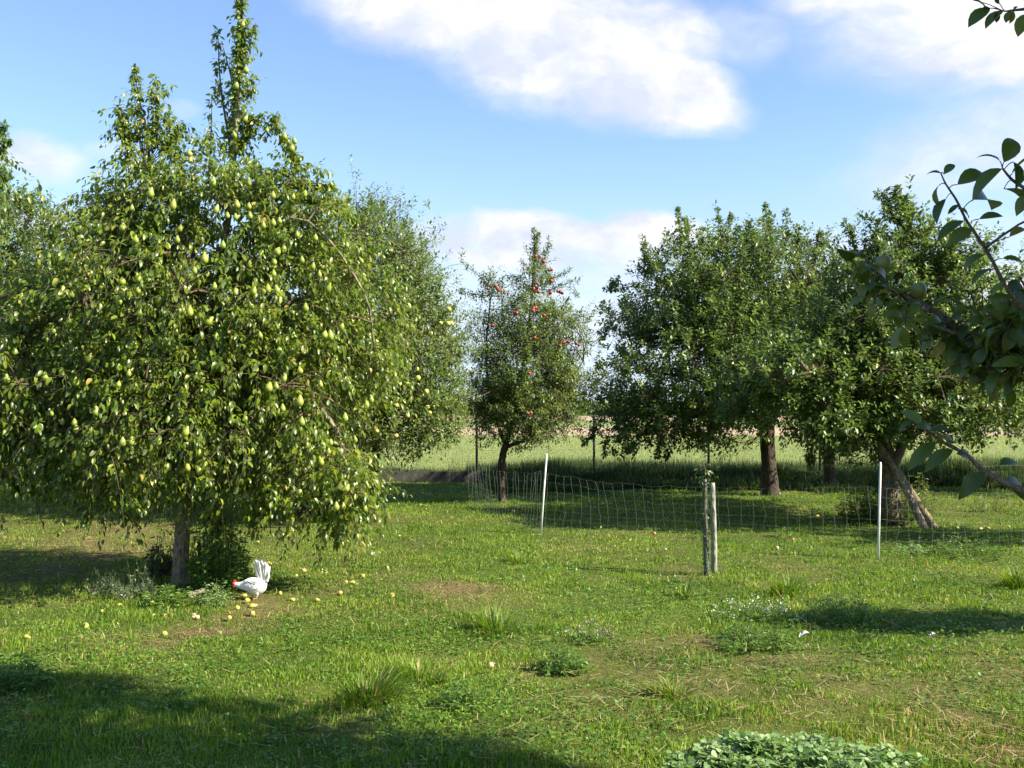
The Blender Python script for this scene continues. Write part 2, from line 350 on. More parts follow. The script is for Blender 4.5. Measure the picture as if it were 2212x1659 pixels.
# crop field, stubble strips
def sheet(name, x0, x1, y0, y1, z, mt, n=2):
    xs = np.linspace(x0, x1, n); ys = np.linspace(y0, y1, n); A, B = np.meshgrid(xs, ys)
    ii = (np.arange(n-1)[:, None]*n+np.arange(n-1)[None]).ravel()
    return tag(link(name, mesh(name, np.stack([A.ravel(), B.ravel(), np.full(n*n, z)], 1), [np.stack([ii, ii+1, ii+1+n, ii+n], 1)], mt)), kind='structure')
m = mat('crop_field'); co = objco((.5, 1, 1))
a = noise(co, 5, 8, .75); b = noise(objco((.06, .5, 1)), 1, 5); c_ = noise(objco((1, 3, 1)), 9, 5, .8)
cl = ramp(a.outputs[0], [(.32, (.09, .13, .04)), (.5, (.21, .25, .09)), (.68, (.36, .36, .17))])
cl = mix(ramp(b.outputs[0], [(.4, (0, 0, 0)), (.65, (.5, .5, .5))]), cl, (.17, .24, .08))
out(bsdf(cl, .9, .1, c_.outputs[0], 1., .08)); sheet('field', -900, 900, 27.6, 74, .006, m)
m = mat('stubble'); a = noise(objco((.12, .5, 1)), 1.2, 8, .7); out(bsdf(ramp(a.outputs[0], [(.35, (.27, .20, .125)), (.65, (.42, .33, .22))]), .95, .1, a.outputs[0], .8, .1))
STUB = m; sheet('ploughed_field', -900, 900, 74, 118, .010, m); 
m = mat('far_meadow'); a = noise(objco((.03, .3, 1)), 1, 6, .7); out(bsdf(ramp(a.outputs[0], [(.35, (.12, .17, .055)), (.65, (.24, .28, .10))]), .95, .1)); sheet('meadow', -1500, 1500, 118, 210, .012, m)
sheet('stubble_field', -1500, 1500, 210, 420, .014, STUB)

# ------------------------------------------------------------------ lawn grass
def field_pts(n, d0, d1, keep=None, k=.60, m_=1.0):
    D = d0*(d1/d0)**rng.random(n); x = (rng.random(n)*2-1)*(k*D+m_); return x, D
def blades(x, y, H, wd, dry, rnd, lean=.5, name='b', mt=None, z0=None):
    n = len(x); a = rng.random(n)*2*math.pi; la = rng.random(n)*2*math.pi
    ln = np.abs(rng.normal(0, lean, n)); z = hgt(x, y) if z0 is None else z0
    p = np.stack([x, y, z-.004], 1); sdv = np.stack([np.cos(a), np.sin(a), np.zeros(n)], 1)*wd[:, None]
    le = np.stack([np.cos(la), np.sin(la), np.zeros(n)], 1)
    up = np.array([0, 0, 1.])
    ln = np.minimum(ln, 1.3)
    mid = p+(up*np.cos(ln*.6)[:, None]+le*np.sin(ln*.6)[:, None])*(H*.55)[:, None]
    tip = mid+(up*np.cos(ln*1.3)[:, None]+le*np.sin(ln*1.3)[:, None])*(H*.5)[:, None]
    V = np.stack([p-sdv, p+sdv, mid+sdv*.8, mid-sdv*.8, tip], 1).reshape(-1, 3)
    o_ = np.arange(n)[:, None]*5
    return V, [np.array([[0, 1, 2, 3]])+o_, np.array([[3, 2, 4]])+o_], {'rnd': np.repeat(rnd, 5), 'dry': np.repeat(dry, 5)}
n = 760000
x, y = field_pts(n, 2.9, 25.2)
dr = dryf(x, y); tu = vnoise(x, y, 2.2, 21)*.6+vnoise(x, y, 7, 22)*.4
keep = rng.random(n) > dr*.25
x, y, dr, tu = x[keep], y[keep], dr[keep], tu[keep]; n = len(x)
H = (.016+.046*np.clip(tu-.3, 0, 1)**1.3*2)*rng.uniform(.5, 1.5, n)*(1-.45*dr)*(1+np.clip(y-12, 0, 12)*.03)
st = (rng.random(n) < .13+.55*dr).astype(float)*rng.uniform(.6, 1, n)
rn = np.clip(rng.normal(.45, .22, n)+.5*(vnoise(x, y, 1.1, 23)-.5)+.35*(vnoise(x, y, 4, 24)-.5), 0, 1)
H = H*(1-.35*(st > 0))
wd = .0019*(1+y/7.)*rng.uniform(.6, 1.3, n)
V, P, A = blades(x, y, H, wd, st, rn, .75)
g = link('grass', mesh('grass', V, P, BLADE, A)); tag(g, 'short patchy green grass mixed with dry straw on the orchard lawn', 'grass', kind='stuff')
# clover and broad-leaved ground cover between the blades
n = 150000; x, y = field_pts(n, 2.9, 24); dr = dryf(x, y); cm = vnoise(x, y, 1.3, 31)*.6+vnoise(x, y, 5, 32)*.4
k_ = (cm > .5-.0*y) & (rng.random(n) > dr*1.3); x, y, cm = x[k_], y[k_], cm[k_]; n = len(x)
L = Leaves(); p = np.stack([x, y, hgt(x, y)+rng.uniform(.01, .045, n)], 1)
L.add(p, np.stack([rng.normal(0, 1, n), rng.normal(0, 1, n), rng.normal(.1, .3, n)], 1), np.stack([rng.normal(0, .35, n), rng.normal(0, .35, n), np.ones(n)], 1), rng.uniform(.012, .026, n)*(1+y/16), 1.3, .15)
tag(link('clover', L.mesh('clover', WEED, 'quad')), 'small clover and plantain leaves spread low through the lawn', 'clover', kind='stuff')
# lying straw
n = 16000; x, y = field_pts(n, 2.9, 14); dr = dryf(x, y); k_ = rng.random(n) < .06+1.1*dr; x, y = x[k_], y[k_]; n = len(x)
a = rng.random(n)*2*math.pi; ll = rng.uniform(.04, .13, n); zz = hgt(x, y)+rng.uniform(.02, .05, n)
d = np.stack([np.cos(a), np.sin(a), rng.normal(0, .15, n)], 1)*ll[:, None]; w = np.stack([-np.sin(a), np.cos(a), np.zeros(n)], 1)*.0018
w = w*(1+y[:, None]/9); p = np.stack([x, y, zz], 1); o_ = np.arange(n)[:, None]*4
s = mesh('straw', np.stack([p-w, p+w, p+d+w*.6, p+d-w*.6], 1).reshape(-1, 3), [np.array([[0, 1, 2, 3]])+o_], BLADE, {'rnd': np.repeat(rng.uniform(.5, 1, n), 4), 'dry': np.ones(n*4)})
tag(link('straw', s), 'pale dry stalks lying loose on the grass', 'straw', kind='stuff')

# tall rough grass beyond the boundary board
n = 90000; x = rng.uniform(-17, 17, n); y = 25.35+2.6*rng.random(n)**1.2
hh = .22+.42*np.clip(vnoise(x, y, .55, 41)*.6+vnoise(x, y, 2.4, 42)*.5-.1, 0, 1); hh = hh*np.where(x < -1.2, .6, 1.)
V, P, A = blades(x, y, hh*rng.uniform(.5, 1.25, n), .006*rng.uniform(.6, 1.5, n), (rng.random(n) < .06)*1., rng.random(n)*.8, .32, z0=np.zeros(n))
tag(link('rough_grass', mesh('rough_grass', V, P, TALLSHADEB, A)), 'tall rough grass growing along the wire boundary fence', 'tall grass', kind='stuff')
n = 60000; x = rng.uniform(-.6, 16, n); y = 21.6+3.3*rng.random(n)**.8  # weeds brought forward over the lawn to stand in for shade there
k_ = vnoise(x, y, .7, 43)+.15*(y-22.3) > .42; x, y = x[k_], y[k_]; n = len(x)
V, P, A = blades(x, y, (.10+.60*vnoise(x, y, 1.1, 44)*np.clip((y-21.4)/3., 0, 1))*rng.uniform(.5, 1.2, n), .008*rng.uniform(.6, 1.6, n), (rng.random(n) < .05)*1., rng.random(n)*.75, .45, z0=np.zeros(n))
tag(link('nettle_shade_band', mesh('nettle_shade_band', V, P, TALLSHADEB, A)), 'rank weeds at the fence foot on the right, darkened and widened for shade', 'weeds', kind='stuff')
# crop plants in the field (low leaf clumps)
n = 60000; D = 27.8*(74/27.8)**rng.random(n); x = (rng.random(n)*2-1)*(.6*D+2); row = np.round(D/.5)*.5
y = row+rng.normal(0, .08, n)
V, P, A = blades(x, y, rng.uniform(.03, .08, n), .012*(y/30), (rng.random(n) < .55)*rng.random(n), .45+.55*rng.random(n), .8, z0=np.zeros(n))
tag(link('field_crop', mesh('field_crop', V, P, BLADE, A)), 'low pale crop covering the open field behind the fence', 'crop', kind='stuff')

# ------------------------------------------------------------------ tree builder
def fib(n):
    return nrmz(rng.normal(0, 1, (n, 3)))
UP = np.array([0, 0, 1.])
DENS = 2.45
def tree(name, label, D, trunk, blobs, shoots, nleaf, leafm, barkm, lsize=.075, style='apple', tmpl='mid', cat='tree', lw=1., gap=.40, limbs=None, group=None, per=11, base=None, tw=None, seed=1, extra=None):
    """blobs: (cx, cy, rx, ry, dD, rD, weight) photo px + metres ; trunk: list of (x, y(px), dD, radius) ; shoots: (x0,y0,x1,y1,dD,n)"""
    nleaf = int(nleaf*DENS); lsize *= 1.17
    t0 = at(trunk[0][0], trunk[0][1], D+trunk[0][2]) if base is None else np.array(base, float); t0[2] = 0
    root = empty(name, t0, label, cat, group)
    B = []
    for cx, cy, rx, ry, dD, rD, w in blobs:
        c = at(cx, cy, D+dD) if base is None else np.array([cx, cy, dD])
        s_ = (D+dD)/F if base is None else 1
        B.append((c, np.array([rx*s_, rD, ry*s_]), w))
    T = Tubes()
    tp = [at(a, b, D+c) if base is None else np.array([a, b, c]) for a, b, c, r in trunk]; tp[0] = tp[0].copy(); tp[0][2] = -.05
    pts = curve(tp, 22); rad = np.interp(np.linspace(0, 1, 22), np.linspace(0, 1, len(trunk)), [r for *_, r in trunk])
    rad[0] *= 1.45; rad[1] *= 1.15
    T.add(pts, rad, 18, rough=.07)
    top = tp[-1]; limb_pts = [pts[12:]]; limb_r = [rad[12:]]
    tr = trunk[-1][3]
    L_ = limbs if limbs is not None else [[None, bi] for bi in range(len(B))]
    for lb in L_:
        if lb[0] is None:
            c, r, w = B[lb[1]]
            if r.min() < .05 or w < .65: continue
            v = c-top; mid = top+v*.45+UP*abs(v[2])*.05+rng.normal(0, .08, 3)
            q = curve([top-UP*.1, mid, c, c+nrmz(v)*r*.3+rng.normal(0, .1, 3)], 14); r0 = tr*.42
        else:
            q = curve([at(a, b, D+c) for a, b, c in lb[0]], 14); r0 = lb[1]
        rr = np.linspace(r0, .012, 14); T.add(q, rr, 9, rough=.06)
        if not (lb[0] and len(lb[0]) == 3 and r0 < .036): limb_pts.append(q)
    LP = np.concatenate(limb_pts)
    # twig starts
    wts = np.array([w*(r[0]*r[1]+r[1]*r[2]+r[0]*r[2]) for c, r, w in B]); wts = wts/wts.sum() if len(B) else wts
    S = []; Dr = []
    ntw = nleaf//per
    for (c, r, w), f in zip(B, wts):
        k = int(ntw*f*1.9)+4; u = fib(k); rr_ = rng.random(k)**.42; rr_ = .28+.72*rr_
        p = c+u*r*rr_[:, None]*(1+.20*rng.normal(0, 1, (k, 1)))
        keep = vnoise3(p, 1.7, seed)*.55+vnoise3(p, 4.2, seed+3)*.45 > gap+.012
        p, u = p[keep], u[keep]; m_ = min(len(p), int(ntw*f)); S.append(p[:m_]); Dr.append(nrmz(u[:m_]*r.mean()/r))
    S = np.concatenate(S); Dr = np.concatenate(Dr)
    ok = S[:, 2] > .45; S, Dr = S[ok], Dr[ok]
    K = len(S)
    if style == 'pear': d0 = nrmz(Dr*.8+rng.normal(0, .4, (K, 3))+UP*.12); sag = rng.uniform(.35, .95, K)
    else: d0 = nrmz(Dr*.6+rng.normal(0, .38, (K, 3))+UP*.55); sag = rng.uniform(-.05, .3, K)
    Lt = rng.uniform(.16, .42, K)*(1 if style == 'pear' else .9)
    # hub branches
    nh = max(12, K//26); hub = S[rng.choice(K, nh, replace=False)]-0
    TB = Tubes()
    for h in hub:
        dd_ = np.linalg.norm(LP-h, axis=1)+np.maximum(0, LP[:, 2]-h[2])*.6; q = LP[dd_.argmin()]
        mid = (q+h)/2+UP*np.linalg.norm(h-q)*.12+rng.normal(0, .04, 3); ln = np.linalg.norm(h-q)
        TB.add(curve([q, mid, h], 7), np.linspace(.010+.008*ln, .005, 7), 5, cap=False)
    LV = Leaves()
    for i_ in range(K):
        if i_ % 2 == 0:
            e = S[i_]-d0[i_]*.05; q = hub[np.linalg.norm(hub-e, axis=1).argmin()]
            TB.add(curve([q, (q+e)/2+UP*.05, e], 4), np.linspace(.005, .0035, 4), 3, cap=False)
            t_ = np.linspace(0, 1, 4)[:, None]
            TB.add(S[i_]+d0[i_]*Lt[i_]*t_-UP*sag[i_]*Lt[i_]*t_**2, np.linspace(.0035, .0015, 4), 3, cap=False)
    t = np.tile(np.linspace(.12, 1, per), (K, 1))+rng.normal(0, .04, (K, per))
    def leaf_on(S, d0, Lt, sag, t, sz, spread=1., up=.3):
        K, per = t.shape
        p = S[:, None]+d0[:, None]*(Lt[:, None]*t)[..., None]-UP*(sag[:, None]*Lt[:, None]*t**2)[..., None]
        tg = nrmz(d0[:, None]-UP*(2*sag[:, None]*t)[..., None])
        ph = np.arange(per)[None]*2.4+rng.random((K, 1))*6.28
        a = nrmz(np.cross(tg, np.array([.1, .05, 1.])[None, None]+.01)); b = np.cross(tg, a)
        rd = np.cos(ph)[..., None]*a+np.sin(ph)[..., None]*b
        if style == 'pear': ld = rd*.75+tg*.45-UP*rng.uniform(.15, .9, (K, per, 1)); nn = rd*.35+UP*.7+rng.normal(0, .35, (K, per, 3)); cu = rng.uniform(.1, .55, K*per)
        else: ld = rd*.8*spread+tg*.6+UP*rng.uniform(-.35, .35, (K, per, 1)); nn = UP*.9+tg*.25-rd*.15+rng.normal(0, .35, (K, per, 3)); cu = rng.uniform(-.02, .4, K*per)
        # leaves turn towards the light
        nn = nn+np.array([sd.x, sd.y, sd.z])*up
        l = sz*rng.uniform(.6, 1.25, (K, per))*(1-.25*t)
        br = np.repeat(rng.normal(0, .14, K), per)
        LV.add((p+rd*.012).reshape(-1, 3), ld.reshape(-1, 3), nn.reshape(-1, 3), l.ravel(), lw, cu, np.clip(rng.normal(.42, .2, K*per)+br, 0, 1))
    leaf_on(S, d0, Lt, sag, t, lsize)
    for x0, y0, x1, y1, dD, nl in shoots:
        nl = int(nl*2.2)
        a, b = at(x0, y0, D+dD), at(x1, y1, D+dD+rng.normal(0, .05)); ln = np.linalg.norm(b-a)
        bow = rng.normal(0, .03*ln, 3); q = curve([a, (a+b)/2+bow, b], 8); TB.add(q, np.linspace(.008+.006*ln, .003, 8), 5, cap=False)
        t_ = rng.random(nl); ii_ = t_*6.99; i0 = ii_.astype(int); p = q[i0]+(q[i0+1]-q[i0])*(ii_-i0)[:, None]
        dr_ = nrmz(b-a); sp = nrmz(rng.normal(0, 1, (nl, 3))+dr_*1.1)
        m1 = nl//2; leaf_on(p[:m1], sp[:m1], rng.uniform(.07, .24, m1)*(1.15-t_[:m1]), np.full(m1, .25 if style == 'pear' else 0.), np.tile(np.linspace(.2, 1, 5), (m1, 1)), lsize*.9, up=.4)
        leaf_on(p[m1:], sp[m1:], np.full(nl-m1, .03), np.zeros(nl-m1), np.full((nl-m1, 1), .5), lsize*.95)
    for nm, me in (('trunk', T.mesh('trunk', barkm)), ('branches', TB.mesh('branches', tw or TWIG)), ('crown', LV.mesh('crown', leafm, tmpl))):
        me.transform(__import__('mathutils').Matrix.Translation([-v for v in t0])); link(nm, me, root)
    return root, t0, B, LP
def front(B, D, px, py):
    """depth where the ray through (px,py) first meets the crown blobs"""
    o_ = np.array([0, 0, CH]); d = nrmz(at(px, py, 1.)-o_); best = None
    for c, r, w in B:
        oc = (o_-c)/r; dd_ = d/r; a = dd_@dd_; b = 2*oc@dd_; q = b*b-4*a*(oc@oc-1)
        if q > 0:
            t = (-b-math.sqrt(q))/(2*a); best = t if best is None else min(best, t)
    return (o_+d*best)[1] if best else D

# fruit meshes
def lathe(prof, seg, mats, stalk=None, sq=0., seed=0):
    V = []; P = []
    th = np.arange(seg)/seg*2*math.pi
    for r, z in prof: V.append(np.stack([r*np.cos(th)*(1+sq*np.cos(th+seed)), r*np.sin(th), np.full(seg, z)], 1))
    V = np.concatenate(V); k = len(prof); i_ = np.arange(k-1)[:, None]*seg; j = np.arange(seg)[None]
    Q = np.stack([i_+j, i_+(j+1) % seg, i_+seg+(j+1) % seg, i_+seg+j], -1).reshape(-1, 4)
    n0 = len(Q); mi = [0]*n0
    if stalk:
        Tt = Tubes(); Tt.add(stalk, .0018, 4); V2 = Tt.V[0]; 
        Q2 = Tt.Q[0]+len(V); V = np.concatenate([V, V2]); Q = np.concatenate([Q, Q2]); mi += [1]*len(Q2)
    return mesh('fruit', V, [Q], mats, smooth=True, midx=mi)
def pearmesh(m_, s=.5):
    pr = [(.0005, -.052), (.012, -.051), (.024, -.045), (.033, -.030), (.036, -.014), (.033, .002), (.025, .018), (.0175, .031), (.013, .042), (.009, .049), (.0005, .051)]
    k = rng.uniform(.9, 1.1); pr = [(r*k, z-.052) for r, z in pr]
    return lathe(pr, 12, [m_, STALK], [(0, 0, -.004), (.003, 0, .014), (.008, .002, .03)], .06, s)
def applemesh(m_, s=.5, r=.036):
    pr = [(.0005, -.78), (.25, -.86), (.55, -.78), (.85, -.45), (1, 0), (.95, .38), (.72, .72), (.4, .84), (.18, .78), (.0005, .62)]
    return lathe([(a*r, (b-.8)*r) for a, b in pr], 12, [m_, STALK], [(0, 0, -.008), (.002, 0, .012)], .05, s)
def fruits(root, t0, B, D, nm, mset, pts, lift=.06, scl=(.85, 1.15), tilt=.25):
    first = {}
    for i_, (px, py) in enumerate(pts):
        Y_ = front(B, D, px, py)-lift+random.uniform(-.02, .05); p = at(px, py, Y_)-t0+np.array([0, 0, .045])
        me = mset[i_ % len(mset)]
        if 'o' not in first: o_ = link(nm, me, root); first['o'] = o_
        else: o_ = first['o'].copy(); o_.data = me; col.objects.link(o_); o_.parent = root
        o_.location = tuple(p); s_ = random.uniform(*scl); o_.scale = (s_, s_, s_*random.uniform(.92, 1.1))
        o_.rotation_euler = (random.gauss(0, tilt), random.gauss(0, tilt), random.uniform(0, 6))

# --- the big pear tree
D = 10.3
root, t0, B, LP = tree('pear_tree', 'large pear tree full of yellow green pears with drooping branches, near left', D,
  [(388,1258,0,.085),(392,1180,0,.077),(400,1080,.02,.075),(420,980,.05,.08)],
  [(470,640,270,260,0,1.35,1.),(310,620,160,200,.1,1.1,.9),(640,640,190,220,.1,1.1,.9),(480,500,210,130,0,.9,.8),(420,420,110,90,0,.5,.55),
   (170,800,190,190,-.1,1.2,1.),(60,860,140,150,0,1.,.8),(40,700,110,110,.2,.8,.6),(420,880,260,170,-.5,1.1,1.1),(690,850,150,175,-.2,1.,.85),(745,1010,62,130,-.4,.5,.8),(590,1010,130,80,-.3,.8,.35),
   (300,980,140,75,-.4,.8,.6),(100,985,130,55,-.2,.7,.6),(335,330,62,75,0,.35,.45),(320,440,80,110,0,.5,.5),(650,430,80,50,0,.35,.35),(800,760,70,160,.2,.6,.6),(490,1060,60,70,-.2,.35,.4),(330,250,55,70,0,.25,.4),(610,380,70,40,0,.35,.3)],
  [(500,430,515,180,0,40),(512,230,522,60,0,60),(520,110,527,-60,0,60),(500,330,470,60,0.05,30),(505,260,480,95,0.1,22),(520,170,553,50,0,26),(500,300,548,160,0,36),(510,330,545,250,0,40),
   (520,330,570,245,0,30),(560,300,600,240,0,16),(590,250,640,340,0,34),(620,310,650,360,0,16),(450,400,458,200,0,18),(330,330,292,140,0,44),(340,320,337,160,0,42),(310,380,262,240,0,44),(350,330,390,270,0,40),
   (300,300,262,260,0,20),(590,400,720,400,0,50),(700,400,770,480,0,40),(560,390,640,360,0,26),(640,420,745,440,.2,30),(180,1000,182,1130,-.6,30),(275,1010,268,1120,-.5,26),(255,1020,235,1100,-.5,18),
   (735,1050,728,1175,-.5,36),(770,1040,790,1120,-.4,40),(690,1020,700,1120,-.4,36),(585,1060,575,1115,-.3,20),(555,1040,548,1150,-.3,26),(0,980,40,1060,0,26),(60,1010,75,1075,0,20),(340,1040,335,1100,-.3,12),(475,1060,462,1150,-.3,20)],
  34000, PEARLEAF, BARKP, .074, 'pear', 'mid', gap=.474, seed=3, lw=.92,
  limbs=[[[(410,1010,0),(330,880,-.1),(220,760,-.2),(80,760,-.1)],.05],[[(415,1000,0),(470,860,0),(560,700,.1),(700,640,.1),(800,760,.1)],.04],[[(420,990,.05),(450,760,.1),(480,560,.1),(500,400,0),(515,180,0),(525,-40,0)],.06],
         [[(430,860,.1),(370,640,.1),(330,450,0),(320,300,0)],.04],[[(440,960,0),(560,900,-.5),(660,860,-.6),(740,960,-.5),(745,1110,-.5)],.035],[[(460,800,0),(560,560,-.2),(620,440,0),(730,430,0)],.03],[[(410,1000,-.05),(300,930,-.6),(180,920,-.7),(60,960,-.4)],.03],
         [[(470,600,-.2),(640,470,-.6),(780,620,-.6),(810,760,-.4)],.011]])
c1 = [(1348,140),(1360,390),(1310,470),(1370,660),(1480,725),(1575,755),(1622,780),(1620,820),(1290,745),(1312,925),(1375,1010),(1180,1000),(890,890),(1045,850),(1055,890),(840,1060),(963,1125),(1310,1130),(1205,1155),(1258,1200),(1380,1195),(1545,1225),(1455,1250),(1535,1290),(1690,1075),(1622,1095),(1825,1025),(1745,1320),(1985,1445),(680,1258),(1000,1270),(1130,1420),(1455,1410),(1545,1395),(1515,1450),(1735,1475),(1765,1520),(675,1555),(755,1535),(757,1610),(570,1590),(250,1635),(395,1635),(120,1645),(1525,1600),(1560,1630),(1410,1610),(1827,1590)]
c2 = [(1050,165),(1105,205),(1127,205),(1180,230),(1195,315),(975,295),(1380,145),(1435,310),(1890,245),(1800,305),(1825,300),(505,430),(715,520),(380,235),(625,160),(1655,505),(1580,545),(1495,590),(1525,590),(660,585),(1770,580),(1660,660),(1625,680),(2025,690),(280,745),(388,870),(190,885),(490,895),(455,965),(440,1005),(1040,835),(885,900),(1300,950),(1725,950),(1765,1000),(1715,1030),(1960,885),(1930,1155),(1740,1145),(1755,1180),(670,1070),(915,1030),(1035,1035),(1088,1055),(945,1175),(1180,1180),(1495,1040),(2025,1145),(2070,1240),(1885,1455),(1830,1425)]
PP = [(a*.3906, b*.3906) for a, b in c1]+[(a*.3906, 605+b*.3906) for a, b in c2]
fruits(root, t0, B, D, 'pear', [pearmesh(PEARM, s_) for s_ in (0, 1, 2, 3)], PP, .17, (.60, .98), .25)

# the pears beyond the hundred largest, as one part
VV = []; QQ = []; MI = []; off = 0; me_ = pearmesh(PEARM, 1); pv = np.array([v.co[:] for v in me_.vertices]); pq = np.array([p.vertices[:] for p in me_.polygons]); pm = np.array([p.material_index for p in me_.polygons])
for i_ in range(70):
    bi = rng.choice(13); cx, cy, rx, ry = [(470,640,270,260),(300,620,170,230),(640,640,190,220),(480,500,210,130),(170,800,190,170),(60,860,120,130),(420,880,260,150),(690,860,140,180),(745,1010,60,120),(590,1010,120,70),(300,960,140,60),(100,960,110,50),(420,760,330,200)][bi]
    a = rng.random()*6.28; q_ = math.sqrt(rng.random()); px, py = cx+math.cos(a)*rx*q_, cy+math.sin(a)*ry*q_
    p = at(px, py, front(B, D, px, py)-rng.uniform(-.06, .16))-t0; k_ = rng.uniform(.6, .9)
    VV.append(pv*k_+p); QQ.append(pq+off); MI.append(pm); off += len(pv)
o = link('pears', mesh('pears', np.concatenate(VV), [np.concatenate(QQ)], [PEARM, STALK], smooth=True, midx=np.concatenate(MI)), root); o['kind'] = 'stuff'
# --- trees behind it
root, t0, B, LP = tree('apple_tree', 'apple tree with pale yellow apples half hidden behind the right side of the pear tree', 16.2,
  [(800,1110,0,.10),(805,1020,0,.09),(815,940,0,.09)],
  [(800,640,130,190,0,1.7,1.),(860,620,90,110,0,1.,.8),(900,760,100,150,0,1.5,1.),(850,880,110,90,-.3,1.4,.9),(940,880,60,80,0,.9,.8),(960,740,42,60,0,.6,.6),(760,900,120,90,0,1.4,.7),(820,500,42,45,0,.5,.5),(700,560,90,120,.3,1.,.6),(900,950,60,22,0,.5,.5),(990,760,22,22,0,.3,.2)],
  [(790,480,782,430,0,16),(805,480,802,428,0,20),(825,480,826,432,0,22),(845,520,850,460,0,18),(870,560,885,500,0,20),(900,600,915,560,0,18),(940,680,948,605,0,26),(950,700,985,660,0,20),(905,930,905,985,0,20),(990,900,985,960,0,12),(990,720,1010,730,0,8),(960,920,965,965,0,10)],
  21000, APPLELEAF, BARKD, .074, 'apple', 'mid', gap=.42, seed=8, lw=.85)
fr = [(130,390),(160,405),(635,860),(560,860),(485,930),(130,1070),(220,1225),(400,1235),(325,1280),(155,1350),(460,1330),(465,1440),(250,1430),(60,1590),(120,1610),(245,1640),(480,1480),(610,860)]
fruits(root, t0, B, 16.2, 'apple', [applemesh(YAPPLE, s_, .036) for s_ in (0, 1)], [(777.7+a*.3125, 432+b*.3125) for a, b in fr]+[(900,800),(880,900),(835,845),(970,670)], .08)
root, t0, B, LP = tree('apple_tree', 'tall broad apple tree filling the left edge behind the big pear tree', 15.2,
  [(-30,1130,0,.12),(-20,1000,0,.1),(0,880,0,.1)],
  [(20,560,130,130,0,1.5,1.),(-40,700,170,180,0,1.8,1.),(90,700,120,150,.1,1.4,.9),(60,860,160,110,0,1.5,.8),(40,470,55,50,0,.6,.5),(-60,480,60,90,0,.8,.4)],
  [(30,470,40,420,0,24),(60,480,70,420,0,22),(90,520,100,470,0,18),(20,460,0,425,0,16),(140,560,150,500,0,20),(155,560,175,520,0,16)],
  14000, APPLELEAF, BARKD, .078, 'apple', 'mid', gap=.42, seed=12)
fruits(root, t0, B, 15.2, 'apple', [applemesh(YAPPLE, s_, .036) for s_ in (0, 1)], [(104,505),(106,520),(112,534),(120,525),(60,640),(30,720)], .08)
root, t0, B, LP = tree('apple_tree', 'apple tree with upright silvery shoots between the left edge tree and the big pear tree', 18,
  [(250,1090,0,.12),(250,1000,0,.1),(250,900,0,.1)],
  [(240,640,110,120,0,1.6,1.),(210,500,45,60,0,.7,.8),(255,520,40,90,0,.8,.7),(300,760,150,150,0,1.7,.8),(180,760,140,140,0,1.6,.8),(250,880,170,80,0,1.5,.6)],
  [(200,480,188,415,0,24),(215,470,208,398,0,26),(235,470,240,385,0,26),(250,470,255,375,0,28),(180,520,170,450,0,22),(205,520,172,470,0,20),(255,520,250,440,0,20)],
  13000, APPLELEAF, BARKD, .078, 'apple', 'low', gap=.42, seed=15)
fruits(root, t0, B, 18, 'apple', [applemesh(YAPPLE, s_, .038) for s_ in (0, 1)], [(250,440),(258,446),(262,495),(264,505)], .1)
root, t0, B, LP = tree('walnut_tree', 'light green tree reaching in at the left edge of the photo, above the other crowns', 12.5,
  [(-260,1120,0,.14),(-250,900,0,.12),(-230,640,0,.1)],
  [(-75,330,88,60,0,.5,1.),(-80,440,90,70,0,.6,.8),(-230,400,160,180,0,1.,1.)],
  [(-60,320,14,268,0,28),(-60,340,20,300,0,26),(-40,380,16,378,0,26),(-60,400,10,395,0,20)],
  4500, WALNUT, BARKD, .085, 'pear', 'mid', gap=.36, seed=18)

tree('apple_tree', 'low mostly hidden apple tree added for shade behind the big pear tree trunk', 20.5,  # mostly hidden, added to darken the lawn behind the pear tree
  [(560,1085,0,.13),(560,1020,0,.12),(565,960,0,.1)],
  [(560,800,190,150,0,2.2,1.),(420,840,120,110,.5,1.8,.8),(700,840,110,110,.5,1.8,.8),(560,940,170,50,0,1.8,.7)], [], 9000, DEEPLEAF, BARKD, .09, 'apple', 'low', gap=.39, seed=52)
tree('apple_tree', 'hidden apple tree added to cast shade behind the big pear tree', 17.3,  # hidden caster, added so its shade falls on the left lawn
  [(660,1105,0,.13),(660,1020,0,.12),(665,960,0,.1)],
  [(660,790,140,150,0,1.9,1.),(700,860,90,110,.5,1.8,.8),(640,920,150,90,-.6,1.7,1.)], [], 12000, DEEPLEAF, BARKD, .09, 'apple', 'low', gap=.39, seed=54)
tree('apple_tree', 'apple tree added to cast shade at the right edge behind the propped apple tree', 22,  # partly out of frame, added to shade the back lawn
  [(2290,1060,0,.14),(2290,1000,0,.12),(2290,940,0,.1)],
  [(2290,780,140,130,0,2.2,1.),(2240,860,110,90,.5,2.,.8),(2330,840,160,110,0,2.4,.8)], [], 8000, DEEPLEAF, BARKD, .09, 'apple', 'low', gap=.39, seed=55)
tree('apple_tree', 'dark apple tree far left behind the hanging branches of the pear tree', 20.5,
  [(60,1085,0,.13),(60,1020,0,.12),(65,960,0,.1)],
  [(60,820,190,150,0,2.2,1.),(-120,840,160,130,.5,1.8,.8),(220,860,110,90,.5,1.8,.8),(60,950,190,45,0,1.8,.7)], [], 9000, DEEPLEAF, BARKD, .09, 'apple', 'low', gap=.39, seed=53)

